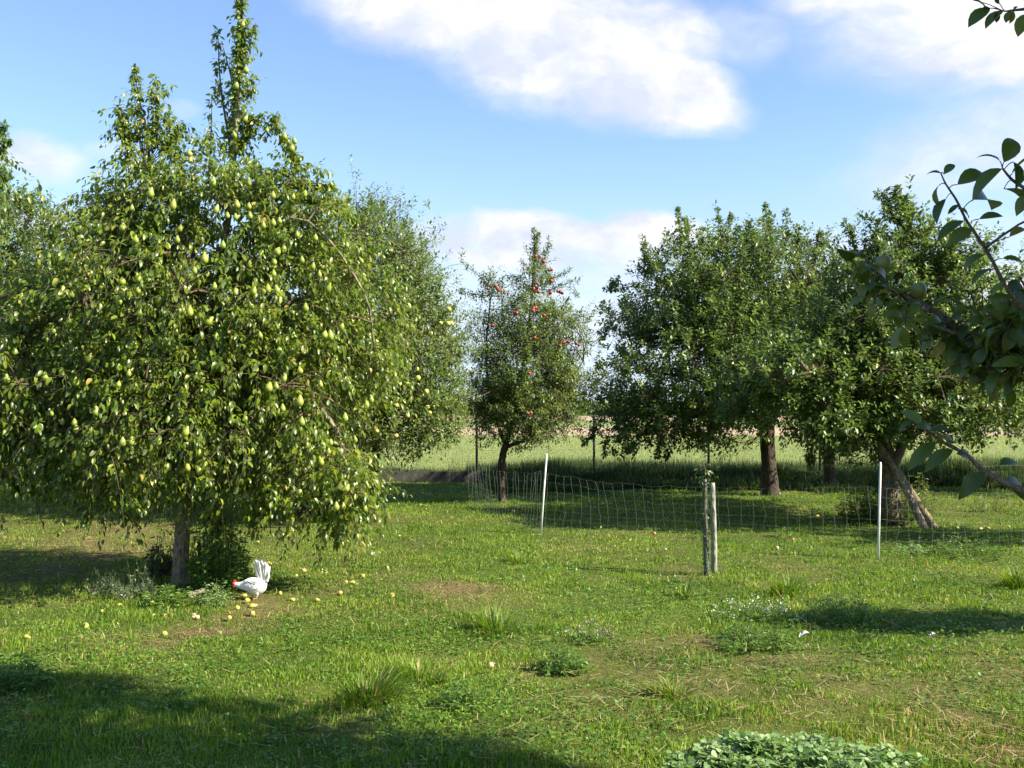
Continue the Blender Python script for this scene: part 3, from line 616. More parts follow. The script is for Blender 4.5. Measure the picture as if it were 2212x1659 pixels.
# --- red apple tree in the middle
D = 19.4
root, t0, B, LP = tree('red_apple_tree', 'slender young apple tree with clusters of red apples in the middle of the orchard', D,
  [(1085,1087,0,.075),(1082,1030,0,.068),(1085,990,0,.07),(1095,950,0,.06)],
  [(1150,700,75,60,0,.9,.8),(1145,800,125,75,0,1.2,1.),(1130,880,120,65,0,1.2,1.1),(1150,610,32,60,0,.4,.6),(1165,560,18,36,0,.25,.35),(1060,620,42,22,0,.4,.4),(1215,690,60,40,0,.7,.5),(1235,800,60,65,0,.8,.6),(1060,720,45,50,0,.7,.4),(1055,850,55,60,0,.8,.5),(1110,940,70,28,0,.7,.5),(1210,620,35,14,0,.25,.25),(1270,820,28,30,0,.4,.2)],
  [(1152,600,1152,495,0,46),(1165,580,1186,512,0,26),(1150,560,1162,502,0,26),(1070,630,995,565,0,34),(1080,640,990,627,0,36),(1050,620,1045,592,0,12),(1180,610,1235,580,0,22),(1180,630,1250,605,0,24),(1240,620,1248,640,0,8),(1135,600,1128,560,0,12),
   (1220,690,1285,675,0,20),(1240,740,1300,730,0,16),(1120,700,1110,640,0,14),(1260,780,1270,690,0,18),(1250,850,1290,870,0,14),(1270,840,1310,810,0,14),(1060,700,1040,690,0,12),(1100,660,1130,640,0,10),(1090,700,1085,600,0,14),(1230,900,1260,950,0,14),(1150,600,1158,540,0,20)],
  17500, APPLELEAF, BARKD, .074, 'apple', 'low', gap=.43, seed=22, lw=.75,
  limbs=[[[(1095,955,0),(1120,860,0),(1140,720,0),(1152,600,0),(1155,510,0)],.05],[[(1095,965,0),(1150,940,-.1),(1210,850,0),(1260,780,0)],.04],[[(1090,960,0),(1060,860,.2),(1050,760,.2),(1060,640,.1)],.035],[[(1130,780,0),(1190,700,.2),(1230,640,0)],.025]])
ap = [(1215,400),(1237,400),(1270,430),(1305,490),(1325,492),(1320,565),(1230,585),(1235,640),(1200,620),(1318,645),(1360,640),(1385,640),(1395,650),(945,620),(935,600),(960,630),(880,620),(995,650),(1070,785),(1085,790),(1200,755),(1215,750),(1195,770),(1275,805),(918,872),(705,972),(1210,960),(1385,970),(1385,1015),(1415,990),(1440,988),(1495,998),(1168,1205),(1160,1483),(1180,1480),(1405,1575),(770,1205)]
fruits(root, t0, B, D, 'apple', [applemesh(RAPPLE, s_, .042) for s_ in (0, 1, 2)], [(777.7+a*.3125, 432+b*.3125) for a, b in ap], .20, (.75, .98))

# --- broad dark apple tree, right of centre
D = 21
root, t0, B, LP = tree('apple_tree', 'broad dark green apple tree with straight dark trunk, right of the red apple tree', D,
  [(1665,1072,0,.19),(1660,1000,0,.15),(1657,930,0,.15),(1650,860,0,.14)],
  [(1600,640,160,110,0,1.9,1.),(1450,660,110,110,0,1.6,.9),(1560,780,220,130,0,2.2,1.),(1400,800,95,90,0,1.5,.8),(1410,900,110,62,-.2,1.4,.9),(1500,900,130,60,0,1.7,.7),(1720,640,130,120,0,1.8,.8),(1350,880,55,45,0,.8,.5),(1330,700,40,50,0,.6,.4),(1680,540,95,50,0,1.,.6),(1480,560,75,60,0,.9,.6),(1590,540,70,50,0,1.,.6),(1740,880,70,60,.3,1.2,.5),(1780,620,70,90,.3,1.2,.5),(1600,700,200,150,1.6,1.6,.7),(1600,800,210,110,-1.7,1.3,.8),(1330,960,45,26,0,.5,.3),(1440,950,70,26,0,.8,.4),(1560,940,60,40,0,.8,.4)],
  [(1475,560,1465,452,0,46),(1490,560,1480,470,0,26),(1560,540,1545,440,0,28),(1570,550,1580,465,0,34),(1600,540,1625,480,0,20),(1655,530,1652,438,0,36),(1665,540,1662,455,0,30),(1695,530,1698,455,0,24),(1730,540,1722,490,0,22),(1765,560,1770,500,0,20),
   (1410,600,1385,510,0,30),(1395,600,1402,540,0,22),(1360,620,1305,625,0,26),(1340,600,1320,610,0,14),(1330,690,1300,655,0,16),(1320,700,1300,730,0,20),(1310,780,1290,790,0,16),(1340,860,1290,860,0,18),(1300,900,1275,950,0,22),(1290,920,1262,960,0,16),(1310,940,1305,985,0,16),(1430,940,1420,985,0,24),(1445,950,1440,990,0,20),(1370,950,1355,975,0,16),(1510,540,1520,490,0,16),(1755,560,1790,520,0,20)],
  31000, DEEPLEAF, BARKD, .096, 'apple', 'mid', gap=.425, seed=27)
fruits(root, t0, B, D, 'apple', [applemesh(GAPPLE, 1, .036)], [(1560,932),(1395,845),(1512,840),(1665,870)], .08)

# --- right apple tree with props
D = 15.8
root, t0, B, LP = tree('apple_tree', 'spreading apple tree at the right with forked trunk held up by two wooden props', D,
  [(1925,1128,0,.19),(1922,1060,0,.15),(1928,1005,0,.13)],
  [(1960,600,130,110,0,1.4,1.),(2060,650,120,110,0,1.4,.9),(1850,640,75,80,0,1.,.6),(1930,500,50,50,0,.6,.6),(1700,820,120,85,-.6,1.2,1.),(1820,760,130,90,-.3,1.3,.8),(1620,870,60,45,-.5,.7,.6),(1780,900,150,60,-.6,1.2,.9),(1960,850,180,80,-.5,1.5,1.),(2100,860,110,70,-.2,1.2,.8),(2170,890,50,40,0,.7,.5),(1920,740,160,70,0,1.4,.7),(2060,770,130,70,0,1.3,.8),(2040,560,80,50,0,.8,.6),(1760,960,40,45,-.4,.4,.4),(2090,920,60,25,-.2,.6,.3),(1820,940,80,30,-.3,.9,.4),(1880,960,60,30,0,.6,.3),(2000,930,70,30,0,.8,.4),(1980,760,170,120,1.7,1.6,.9),(1850,830,150,90,1.7,1.4,.8)],
  [(1930,480,1915,415,0,26),(1945,490,1935,405,0,36),(1945,500,1955,425,0,34),(1960,500,1968,440,0,26),(1925,440,1895,415,0,12),(1960,520,1968,450,0,20),(1860,600,1838,500,0,26),(1850,580,1825,475,0,22),(1880,580,1870,520,0,18),(2040,540,2050,480,0,24),(2100,600,2130,540,0,26),(2110,620,2150,600,0,24),
   (2000,520,2010,490,0,16),(2170,880,2205,930,0,22),(2180,880,2212,850,0,18),(1760,960,1752,1005,-.4,22),(1775,960,1790,1000,-.4,18),(1600,860,1560,830,-.5,20),(1620,860,1600,900,-.5,18),(1700,760,1690,710,-.5,22),(2150,700,2190,680,0,16),(1590,880,1555,900,-.5,14)],
  29000, DEEPLEAF, BARKF, .092, 'apple', 'mid', gap=.44, seed=31,
  limbs=[[[(1925,1010,0),(1880,940,-.2),(1820,880,-.4),(1720,820,-.7),(1640,830,-.7)],.085],[[(1930,1005,0),(1955,950,0),(1980,860,.2),(2060,760,.2),(2120,720,.2)],.08],[[(1930,1000,0),(1900,880,.3),(1930,700,.3),(1940,520,.1)],.07],[[(1960,950,0),(2040,900,-.4),(2150,880,-.3)],.05],[[(1930,1000,.1),(1850,860,.5),(1840,700,.4)],.05],[[(1722,775,-1.75),(1735,790,-1.78),(1752,806,-1.8)],.035],[[(1700,820,-1.65),(1725,812,-1.78),(1752,804,-1.82)],.03]])
fruits(root, t0, B, D, 'apple', [applemesh(GAPPLE, 1, .034)], [(1880,690),(2010,640),(1640,940),(1990,880),(2080,700)], .08)
# tree beyond the fork, trunk visible behind the branches
tree('plum_tree', 'thin dark tree seen through the gap left of the propped apple tree', 22.5,
  [(1795,1060,0,.13),(1790,960,0,.12),(1795,860,0,.11)],
  [(1820,780,160,130,.6,2.1,1.2),(1900,880,110,70,.4,1.8,.8),(1860,960,70,40,0,.9,.6),(1800,970,40,60,0,.5,.5),(1990,760,120,110,0,1.2,.6)], [(1790,980,1785,1010,0,12)],
  12000, DEEPLEAF, BARKD, .08, 'apple', 'low', gap=.39, seed=35)

# --- two wooden props
for (x0, y0, x1, y1, dd_, lab) in ((1925,1000,2000,1142,-.25,'rough wooden prop leaning on the forked apple tree, nearer the trunk'), (1935,1008,2022,1140,-.1,'rough wooden prop leaning on the forked apple tree, farther from the trunk')):
    b = gnd(x1, y1); t = at(x0, y0, 15.62+dd_); T = Tubes(); q = curve([b-UP*.05, (b+t)/2+rng.normal(0, .012, 3), t+(t-b)*.04], 12)
    T.add(q-b, np.linspace(.062, .045, 12), 12, rough=.07); tag(link('wooden_prop', T.mesh('wooden_prop', POLE), loc=b), lab, 'prop', 'props under the right apple tree')

# ------------------------------------------------------------------ tree just outside the frame on the right, its near branches in view
GC = [(4.0, 2.2)]
def neartree():
    name = 'near_apple_tree'
    t0 = np.array([4.0, 2.6, 0]); root = empty(name, t0, 'closest apple tree, only its dark large leaved branches hang in from the right edge', 'tree')
    T = Tubes(); q = curve([t0-UP*.05, t0+[0, .05, .9], t0+[-.1, .1, 1.7]], 14); T.add(q, np.linspace(.16, .11, 14), 16, rough=.05); top = q[-1]
    LV = Leaves(); TB = Tubes()
    # hidden crown
    NB = [((4.3, 2.9, 4.9), (1.7, 1.15, .6), 1.4), ((3.3, 3.3, 5.3), (1.5, 1.15, .5), 1.2), ((4.9, 1.7, 4.4), (1.1, 1.2, .7), .9), ((4.6, 2.5, 3.9), (1.0, .8, .5), .8), ((3.2, 2.3, 3.4), (1.0, .9, .5), .7), ((3.6, 1.6, 4.2), (1.6, 1.4, .7), 1.1), ((2.5, 2.4, 2.6), (.6, .5, .45), .5), ((3.0, .2, 3.4), (1.2, 1., .7), .7)]
    for c, r, w in NB:
        c = np.array(c); r = np.array(r); k = int(1500*w); u = fib(k); p = c+u*r*(.3+.7*rng.random((k, 1))**.4)
        kk = vnoise3(p, 1.7, 50) > .33; p, u = p[kk], u[kk]
        kk = (p[:, 0]-.55*p[:, 1] > .28) | (p[:, 1] < .2); p, u = p[kk], u[kk]; k = len(p)
        q = curve([top-UP*.1, (top+c)/2+UP*.15, c], 10); T.add(q, np.linspace(.07, .02, 10), 8)
        for j in range(0, k, 5): TB.add(curve([c, (c+p[j])/2+UP*.1, p[j]], 5), np.linspace(.01, .003, 5), 4, cap=False)
        for s_ in range(9):
            pp = p+rng.normal(0, .085, (k, 3)); LV.add(pp, u*.5+rng.normal(0, .6, (k, 3)), UP+rng.normal(0, .5, (k, 3)), rng.uniform(.06, .1, k), 1., rng.uniform(0, .4, k))
    # explicit branches; A: crop coords of the right part -> photo px
    A = lambda x, y: ((1960+x*.633)*.8641, (300+y*.633)*.8641)
    Bc = lambda x, y: ((1960+x/3.687)*.8641, (y/3.687)*.8641)
    def br(pts, Ds, r0, r1):
        q = curve([at(*p, d) for p, d in zip(pts, Ds)], 26); TB.add(q, np.linspace(r0, r1, 26), 7, rough=.06); return q
    b1 = br([A(1150,860), A(948,745), A(880,665), A(820,550), A(770,470), A(720,395), A(680,315), A(640,255), A(620,212)], [2.7,2.65,2.6,2.6,2.6,2.6,2.58,2.55,2.55], .0065, .0018)
    b1b = br([A(1120,420), A(1000,300), A(948,268), A(900,235), A(862,190)], [2.6,2.55,2.5,2.5,2.5], .007, .0025)
    b2 = br([A(1250,1000), A(948,900), A(760,870), A(620,770), A(520,715), A(440,680), A(390,640), A(330,560), A(300,520)], [3.0,3.0,3.0,3.05,3.1,3.15,3.15,3.2,3.2], .013, .0025)
    b2b = br([A(760,875), A(640,830), A(540,795), A(450,765)], [3.0,2.95,2.95,2.95], .006, .002)
    b2c = br([A(1150,700), A(948,800), A(860,850), A(800,980)], [2.85,2.9,2.9,2.9], .008, .003)
    b3 = br([A(1250,1540), A(948,1462), A(850,1420), A(770,1370), A(720,1320), A(640,1280), A(560,1225), A(500,1185)], [2.7,2.65,2.65,2.65,2.65,2.7,2.7,2.7], .009, .0022)
    b4 = br([Bc(2600,60), Bc(2330,70), Bc(2212,85), Bc(2120,95), Bc(2030,105)], [2.8]*5, .007, .002)
    b4b = br([Bc(2330,20), Bc(2180,-20), Bc(2000,-30), Bc(1900,-20)], [2.8]*4, .005, .002)
    def lf(a, b, Dp, curl=.3, w=1., r=None, face=0., dz=0.):
        p0 = at(*a, Dp); p1 = at(*b, Dp+dz); d = p1-p0
        n_ = np.array([rng.normal(0, .25)+face, -.75+rng.normal(0, .25), .75])
        LV.add(p0[None], d[None], n_[None], np.linalg.norm(d)*1.06, w, curl, r)
        return p0
    def stem(p, q):
        e = q[np.linalg.norm(q-p, axis=1).argmin()]; TB.add(curve([e, (e+p)/2+UP*.004, p], 5), .0013, 4, cap=False)
    for q, Dp, ls in ((b1, 2.57, [((620,212),(563,190)),((632,214),(677,155)),((612,258),(568,328)),((640,310),(576,378)),((692,335),(642,362)),((690,352),(752,372)),((684,256),(806,172)),((712,398),(598,448)),((738,430),(656,472)),((770,392),(872,358)),((795,492),(858,484)),((790,532),(686,566)),((818,590),(728,618)),((862,548),(960,545)),((884,612),(918,600)),((890,462),(960,395)),((745,315),(880,270)),((870,640),(800,690))]),
                      (b1b, 2.5, [((862,192),(726,250)),((852,162),(788,104)),((868,168),(926,42)),((868,272),(985,300)),((900,215),(960,120)),((905,165),(960,240)),((930,260),(990,180)),((960,300),(925,350))]),
                      (b3, 2.67, [((600,1275),(490,1350)),((668,1302),(548,1356)),((682,1318),(782,1326)),((790,1390),(696,1474)),((852,1362),(945,1335)),((545,1215),(470,1120)),((560,1235),(640,1195)),((640,1275),(705,1225)),((505,1190),(440,1215)),((870,1430),(960,1420)),((900,1450),(1000,1500)),((620,1265),(560,1170))])):
        for a, b in ls:
            p = lf(A(*a), A(*b), Dp+rng.normal(0, .02), rng.uniform(.2, .65), rng.uniform(.62, .95), face=rng.normal(-.1, .3), dz=rng.normal(0, .03)); stem(p, q)
    for a, b in (((1900,75),(1685,190)),((2025,95),(1832,205)),((2110,95),(2100,215)),((2090,100),(2040,200)),((2120,90),(2150,40)),((2260,120),(2130,295)),((1830,75),(1905,60)),((1940,-20),(1985,35)),((1740,0),(1900,35)),((1960,115),(1965,205)),((2240,60),(2300,120))):
        p = lf(Bc(*a), Bc(*b), 2.8, rng.uniform(.15, .4), rng.uniform(.85, 1.2), face=rng.normal(0, .3)); stem(p, b4)
    # dense, darker middle branch: spurs with rosettes of leaves
    cen = [(300,530,5,3.2),(340,575,5,3.2),(395,650,7,3.15),(440,690,7,3.1),(500,720,6,3.1),(560,760,5,3.05),(620,790,7,3.0),(680,830,7,3.0),(740,880,8,3.0),(790,930,9,2.95),(850,900,9,2.95),(900,860,8,2.9),(940,930,9,2.9),(830,800,6,2.9),(900,760,7,2.85),(940,700,6,2.85),(760,960,7,2.95),(870,980,8,2.9),(930,1010,8,2.9),(700,900,5,3.0),(820,1030,4,2.95),(480,790,4,2.95),(560,820,4,2.95),(640,860,6,2.98),(330,640,4,3.2),(720,800,5,3.0),(1000,850,12,2.9),(1050,950,12,2.9),(990,700,8,2.8),(1060,600,9,2.75),(1060,350,8,2.6),(780,840,7,2.95),(860,760,8,2.9),(880,820,8,2.85),(820,880,8,2.9),(920,800,8,2.85),(960,880,8,2.85),(900,940,8,2.9),(840,930,8,2.9),(960,970,8,2.85),(880,1020,6,2.9),(700,850,6,3.),(650,800,5,3.),(760,910,7,2.95),(930,620,4,2.8),(400,600,4,3.15),(360,700,4,3.1)]
    BR = np.concatenate([b2, b2b, b2c, b1])
    for cx, cy, k, Dp in cen:
        k = int(k*1.35)
        c = at(*A(cx, cy), Dp); e = BR[np.linalg.norm(BR-c, axis=1).argmin()]; TB.add(curve([e, (e+c)/2+UP*.01, c], 5), [.004, .0035, .003, .003, .0025], 5, cap=False)
        d = nrmz(rng.normal(0, 1, (k, 3))*[1, .8, .7]+[-.25, 0, -.3]); p = c+d*.022
        for j in range(k): TB.add([c, p[j]], .0012, 3, cap=False)
        LV.add(p, d, UP*.8+rng.normal(0, .4, (k, 3))+[0, -.35, 0], rng.uniform(.05, .085, k), rng.uniform(.65, 1., k), rng.uniform(.2, .8, k))
    for nm, me in (('trunk', T.mesh('trunk', BARKF)), ('branches', TB.mesh('branches', NTWIG)), ('crown', LV.mesh('crown', NEARLEAF, 'near'))):
        me.transform(__import__('mathutils').Matrix.Translation([-v for v in t0])); link(nm, me, root)
    for (cx, cy, Dp) in ((392,562,3.15),(530,670,3.1)):
        o_ = link('apple', applemesh(GAPPLE, 1, .025), root); o_.location = tuple(at(*A(cx, cy), Dp)-t0+UP*.02); o_.scale = (1, 1, 1.15)
        TB2 = None
neartree()
# one more orchard tree off to the right, whose shade crosses the lawn
tree('apple_tree', 'small apple tree just past the right edge of the frame whose shade crosses the lawn', 7, [(6.9, 7.9, 0, .11), (6.9, 7.9, .8, .1), (6.9, 7.8, 1.5, .1)],
  [(6.7, 7.3, 1.2, .28, 2.5, .36, 1.), (6.1, 7.6, .6, .22, 2.1, .2, .6)], [], 1500, DEEPLEAF, BARKD, .085, 'apple', 'low', gap=.40, base=(6.9, 7.9, 0), seed=40)
tree('apple_tree', 'apple tree beyond the right edge of the frame, level with the right white post', 12, [(10.2, 12.6, 0, .14), (10.2, 12.6, .8, .12), (10.2, 12.6, 1.5, .12)],
  [(10.0, 12.7, 1.8, .9, 2.6, 1.2, 1.)], [], 4000, DEEPLEAF, BARKD, .09, 'apple', 'low', gap=.40, base=(10.2, 12.6, 0), seed=43)

# ------------------------------------------------------------------ netting fence with white posts
nroot = empty('netting_fence', gnd(1168,1152), 'electric netting fence of thin pale twine on white posts across the lawn', 'fence')
nb = gnd(1168,1152)
def wpost(b, tpx, tpy, r=.014):
    t = at(tpx, tpy, b[1]); T = Tubes(); d = (t-b)
    T.add([b-nb-UP*.05, b-nb+d*.5, b-nb+d*.985, b-nb+d], [r, r, r, r*.55], 12); return link('post', T.mesh('post', WPOST), nroot)
P1 = gnd(1168,1152); P2 = gnd(1897,1208)
wpost(P1, 1181, 980); wpost(P2, 1902, 998)
P0 = gnd(1012,1098); Pm1 = gnd(300,1075); P3 = np.array([8.6, 12.4, 0])
wpost(P3, (P3[0]/P3[1])*F+1106, 1010)
T = Tubes(); spans = [(P0, P1, .90), (P1, P2, .86), (P2, P3, .86)]
for a, b, hN in spans:
    ln = np.linalg.norm(b-a); nv = int(ln/.145); nr = nv*2+1
    u = np.linspace(0, 1, nr); sagv = 4*u*(1-u)
    lean = np.cumsum(rng.normal(0, .02, nr)); lean -= np.linspace(0, lean[-1], nr)
    rows = np.array([.02, .13, .26, .40, .55, .70, .86, 1.])*hN
    nrm_ = np.array([-(b-a)[1], (b-a)[0], 0])/ln; tan_ = (b-a)/ln
    grid = []
    for k, zr in enumerate(rows):
        zz = zr-sagv*.10*zr/hN+rng.normal(0, .006, nr)
        off = lean*zr*1.2+.06*np.sin(u*math.pi*3)*zr; along = .05*zr*np.sin(zr*3+u*9)+.10*np.maximum(0, zr-.45)*np.sin(u*math.pi)*(-1)
        p = a+(b-a)*u[:, None]+nrm_*off[:, None]+tan_*along[:, None]; p[:, 2] = zz+hgt(p[:, 0], p[:, 1])
        grid.append(p); T.add(p-nb, .0007, 3, cap=False)
    for j in range(1, nr, 2): T.add(np.array([g_[j] for g_ in grid])+rng.normal(0, .008, (8, 3))*[1, 1, 0]-nb, .0016, 3, cap=False)
link('net', T.mesh('net', TWINE), nroot)

# ------------------------------------------------------------------ stake and ivy-grown sapling
b = gnd(1543,1236); t = at(1538,1043,b[1]); T = Tubes()
q = curve([b-UP*.05, (b+t)/2+[.006, 0, 0], t], 12)-b; T.add(q, np.linspace(.034, .029, 12), 10, rough=.08)
tag(link('stake', T.mesh('stake', STAKE), loc=b), 'pale weathered wooden stake standing beside the ivy grown sapling', 'stake')
b = gnd(1527,1240); t = at(1522,1035,b[1]); root = empty('sapling', b, 'dead sapling in a dark guard overgrown with ivy, next to the wooden stake', 'sapling')
T = Tubes(); T.add(curve([-UP*.05, (t-b)*.5+[-.006, 0, 0], (t-b)], 12), np.linspace(.030, .024, 12), 10, rough=.1); link('guard', T.mesh('guard', GUARD), root)
T = Tubes(); q = curve([(t-b)-UP*.02, (t-b)+[.01, 0, .08], (t-b)+[-.01, .01, .17]], 6); T.add(q, np.linspace(.010, .004, 6), 6); T.add(curve([(0, 0, 0), (.02, -.03, .3), (-.02, -.03, .6), (t-b)+[0, -.02, 0]], 12), .005, 5); link('stem', T.mesh('stem', TWIG), root)
L = Leaves(); n = 260; th = rng.random(n)*6.28; zz = rng.random(n)**.8*.98; rr = .036
p = np.stack([np.cos(th)*rr+(t-b)[0]*zz, np.sin(th)*rr, zz*(t-b)[2]/.98], 1); L.add(p, np.stack([np.cos(th), np.sin(th), -rng.random(n)], 1), np.stack([np.cos(th), np.sin(th), np.full(n, .5)], 1), rng.uniform(.018, .034, n), 1.6, .2)
n = 60; c = (t-b)+np.array([-.01, 0, .08]); p = c+rng.normal(0, 1, (n, 3))*[.05, .04, .075]; L.add(p, nrmz(p-c)-UP*.5, UP+rng.normal(0, .4, (n, 3)), rng.uniform(.03, .055, n), 1.1, .35)
link('ivy', L.mesh('ivy', IVY, 'low'), root)

# ------------------------------------------------------------------ boundary fence and concrete board
fr_ = empty('wire_fence', (0, 25, 0), 'tall wire fence on dark posts between the orchard and the field', 'fence')
T = Tubes(); yb = 25.0
for px in (-20, 232, 480, 735, 1030, 1283, 1530, 1770, 2010, 2260):
    T2 = Tubes(); x_ = (px-1106)/F*yb; T2.add([(x_, 0, -.1), (x_, 0, 1.), (x_+rng.normal(0, .02), 0, 2.0)], .030, 8); link('post', T2.mesh('post', DARKP), fr_)
for z_ in (1.98, 1.6, 1.2, .8, .4): 
    xs = np.linspace(-14, 14, 60); T.add(np.stack([xs, np.full(60, -.04), z_+.02*np.sin(xs*2.1)], 1), .0035 if z_ > 1.9 else .002, 3, cap=False)
for x_ in np.arange(-14, 14, .3): T.add([(x_, -.04, .25), (x_, -.04, 1.2)], .0014, 3, cap=False)
link('wire', T.mesh('wire', WIRE), fr_)
def boxmesh(name, sx_, sy, sz, m_, bev=.01):
    import bmesh
    bm = bmesh.new(); bmesh.ops.create_cube(bm, size=1); bmesh.ops.scale(bm, vec=(sx_, sy, sz), verts=bm.verts)
    bmesh.ops.bevel(bm, geom=bm.edges[:], offset=bev, segments=2, affect='EDGES'); me = bpy.data.meshes.new(name); bm.to_mesh(me); bm.free(); me.materials.append(m_); return me
br_ = empty('concrete_edging', (0, 24.85, 0), 'low dark concrete boards along the foot of the wire fence', 'edging')
me = boxmesh('board', 2.86, .05, .36, CONC)
for i_ in range(10):
    px = -145+i_*249; o_ = link('board', me, br_) if i_ == 0 else o_.copy()
    if i_: col.objects.link(o_); o_.parent = br_
    o_.location = ((px-1106)/F*24.85, 0, .10)
b = gnd(425,1287); o = link('plank', boxmesh('plank', 0.07, .26, .02, DEADW, .006), loc=b+UP*.035); o.rotation_euler = (.05, .1, -.5); tag(o, 'short grey plank lying by the foot of the pear tree beside the rooster', 'plank')

# ------------------------------------------------------------------ rooster
def rooster():
    s = .000453; c0 = gnd(549, 1293); Yr = c0[1]
    root = empty('rooster', c0, 'white rooster pecking with its tail raised, red comb, beside the pear tree trunk', 'rooster')
    def W(cx, cy, dy=0.): return np.array([(cx-820)*s, dy, (1222-cy)*s])
    # body: continuous rings rump -> breast -> neck -> head ; (x, z, half height, half width)
    rg = [(1082,905,8,8),(1072,935,52,46),(1045,955,98,80),(990,955,140,112),(920,955,168,130),(840,955,175,135),(760,945,160,126),(690,935,132,108),(630,938,104,84),(575,945,80,64),(525,945,62,50),(480,940,50,42),(445,930,44,38),(418,925,36,32),(400,930,20,18),(394,932,6,6)]
    q = curve([(a, b, 0) for a, b, _, _ in rg], 46); hh = np.interp(np.linspace(0, 1, 46), np.linspace(0, 1, len(rg)), [r[2] for r in rg]); ww = np.interp(np.linspace(0, 1, 46), np.linspace(0, 1, len(rg)), [r[3] for r in rg])
    seg = 24; th = np.arange(seg)/seg*2*math.pi; V = []
    for (a, b, _), h, w in zip(q, hh, ww):
        for t_ in th:
            sag = 1.12 if math.sin(t_) < 0 else 1.; V.append(W(a, b-h*math.sin(t_)*sag, 0)+np.array([0, w*math.cos(t_)*s, 0]))
    k = 46; i_ = np.arange(k-1)[:, None]*seg; j = np.arange(seg)[None]; Q = np.stack([i_+j, i_+seg+j, i_+seg+(j+1) % seg, i_+(j+1) % seg], -1).reshape(-1, 4)
    V = np.array(V); V += rng.normal(0, .0012, V.shape)
    link('body', mesh('body', V, [Q, np.arange(seg)[None], (np.arange(seg)+(k-1)*seg)[None, ::-1]], FEATH, smooth=True), root)
    # feathers helper: flat vane with slight thickness
    def vane(p0, p1, wid, bend, name, n_=None, rows=9):
        V = []; d = p1-p0; side = nrmz(np.cross(d, n_ if n_ is not None else np.array([0, 1., 0]))); nn = nrmz(np.cross(side, d))
        for a in np.linspace(0, 1, rows):
            w = wid*(.45+.55*math.sin(min(1, a*1.25)*math.pi*.5))*(1 if a < .82 else math.sqrt(max(0, 1-((a-.82)/.18)**2))*.95+.05)
            c = p0+d*a+bend*a*a
            V += [c-side*w, c+nn*.0015, c+side*w, c-nn*.0015]
        Q = []
        for r in range(rows-1):
            for e in range(4): Q.append([r*4+e, r*4+(e+1) % 4, r*4+4+(e+1) % 4, r*4+4+e])
        return V, Q
    VV = []; QQ = []
    def put(v, q): QQ.extend([[a+len(VV) for a in r] for r in q]); VV.extend([tuple(a) for a in v])
    tips = [(822,455),(850,418),(872,400),(900,424),(935,412),(968,430),(1000,424),(1030,462),(1062,478),(1085,530),(1112,556),(1118,640),(1122,720),(825,520),(850,600),(1112,790),(1098,850)]
    for n_, (tx, ty) in enumerate(tips):
        for sg in (-1, 1):
            y0 = sg*.010; y1 = sg*random.uniform(.012, .045)
            put(*vane(W(950+(tx-820)*.33+random.uniform(-12, 12), 905, y0), W(tx+random.uniform(-6, 6), ty+random.uniform(-4, 8), y1), 21*s*random.uniform(.85, 1.2), np.array([0, sg*.006, 0]), 't'))
    link('tail', mesh('tail', VV, [np.array(QQ)], FEATH), root)
    for sg in (-1, 1):
        VV = []; QQ = []
        rows = [(660,880,900,1010,30),(665,905,930,1000,26),(680,930,940,985,24),(650,850,900,950,30),(665,830,880,900,30),(700,815,900,870,28)]
        for a, b, c, d, w in rows: put(*vane(W(a, b, sg*.040), W(c, d, sg*.066), w*s*1.15, np.array([0, sg*-.006, 0]), 'w', np.array([0, 1., .15*sg])))
        link('wing', mesh('wing', VV, [np.array(QQ)], FEATH), root)
        T = Tubes(); hip = W(890 if sg < 0 else 800, 1090, sg*.028); kn = W(905 if sg < 0 else 800, 1150, sg*.028); ft = W(868 if sg < 0 else 735, 1216, sg*.03)
        T.add(curve([hip, (hip+kn)/2, kn], 6), np.linspace(.024, .008, 6), 10); link('thigh', T.mesh('thigh', FEATH), root)
        T = Tubes(); T.add([kn, ft], [.0045, .004], 7)
        for dx, dy in ((-.032, 0), (-.027, .016), (-.027, -.016), (.016, 0)): T.add([ft, ft+[dx*.5, dy*.5, .003], ft+[dx, dy, -.004]], [.0038, .003, .0015], 5)
        link('leg', T.mesh('leg', SHANK), root)
    # comb: thin serrated fin; wattles; face
    pf = [(388,905),(376,880),(392,868),(388,842),(408,858),(416,826),(430,856),(448,838),(450,870),(470,872),(462,900),(430,905)]
    V = [W(a, b, sg*.004) for sg in (-1, 1) for a, b in pf]; n_ = len(pf)
    Q = [[i_, (i_+1) % n_, (i_+1) % n_+n_, i_+n_] for i_ in range(n_)]
    me = bpy.data.meshes.new('comb'); me.from_pydata([tuple(v) for v in V], [], Q+[list(range(n_))[::-1], list(range(n_, 2*n_))]); me.materials.append(COMB); link('comb', me, root)
    T = Tubes()
    T.add([W(400, 950, .006), W(404, 972, .008), W(410, 990, .008)], [.005, .008, .003], 8); T.add([W(400, 950, -.006), W(404, 972, -.008), W(410, 990, -.008)], [.005, .008, .003], 8)
    T.add([W(404, 925, -.017), W(430, 920, -.019)], [.008, .009], 8); T.add([W(404, 925, .017), W(430, 920, .019)], [.008, .009], 8); T.add([W(396,915,-.01),W(396,915,.01)], .014, 8)
    link('face', T.mesh('face', COMB), root)
    T = Tubes(); T.add([W(396, 935), W(380, 948), W(366, 966)], [.0075, .005, .0008], 8); link('beak', T.mesh('beak', SHANK), root)
    for sg in (-1, 1): T = Tubes(); T.add([W(415, 916, sg*.016), W(415, 916, sg*.0285)], .0035, 8); link('eye', T.mesh('eye', EYE), root)
rooster()

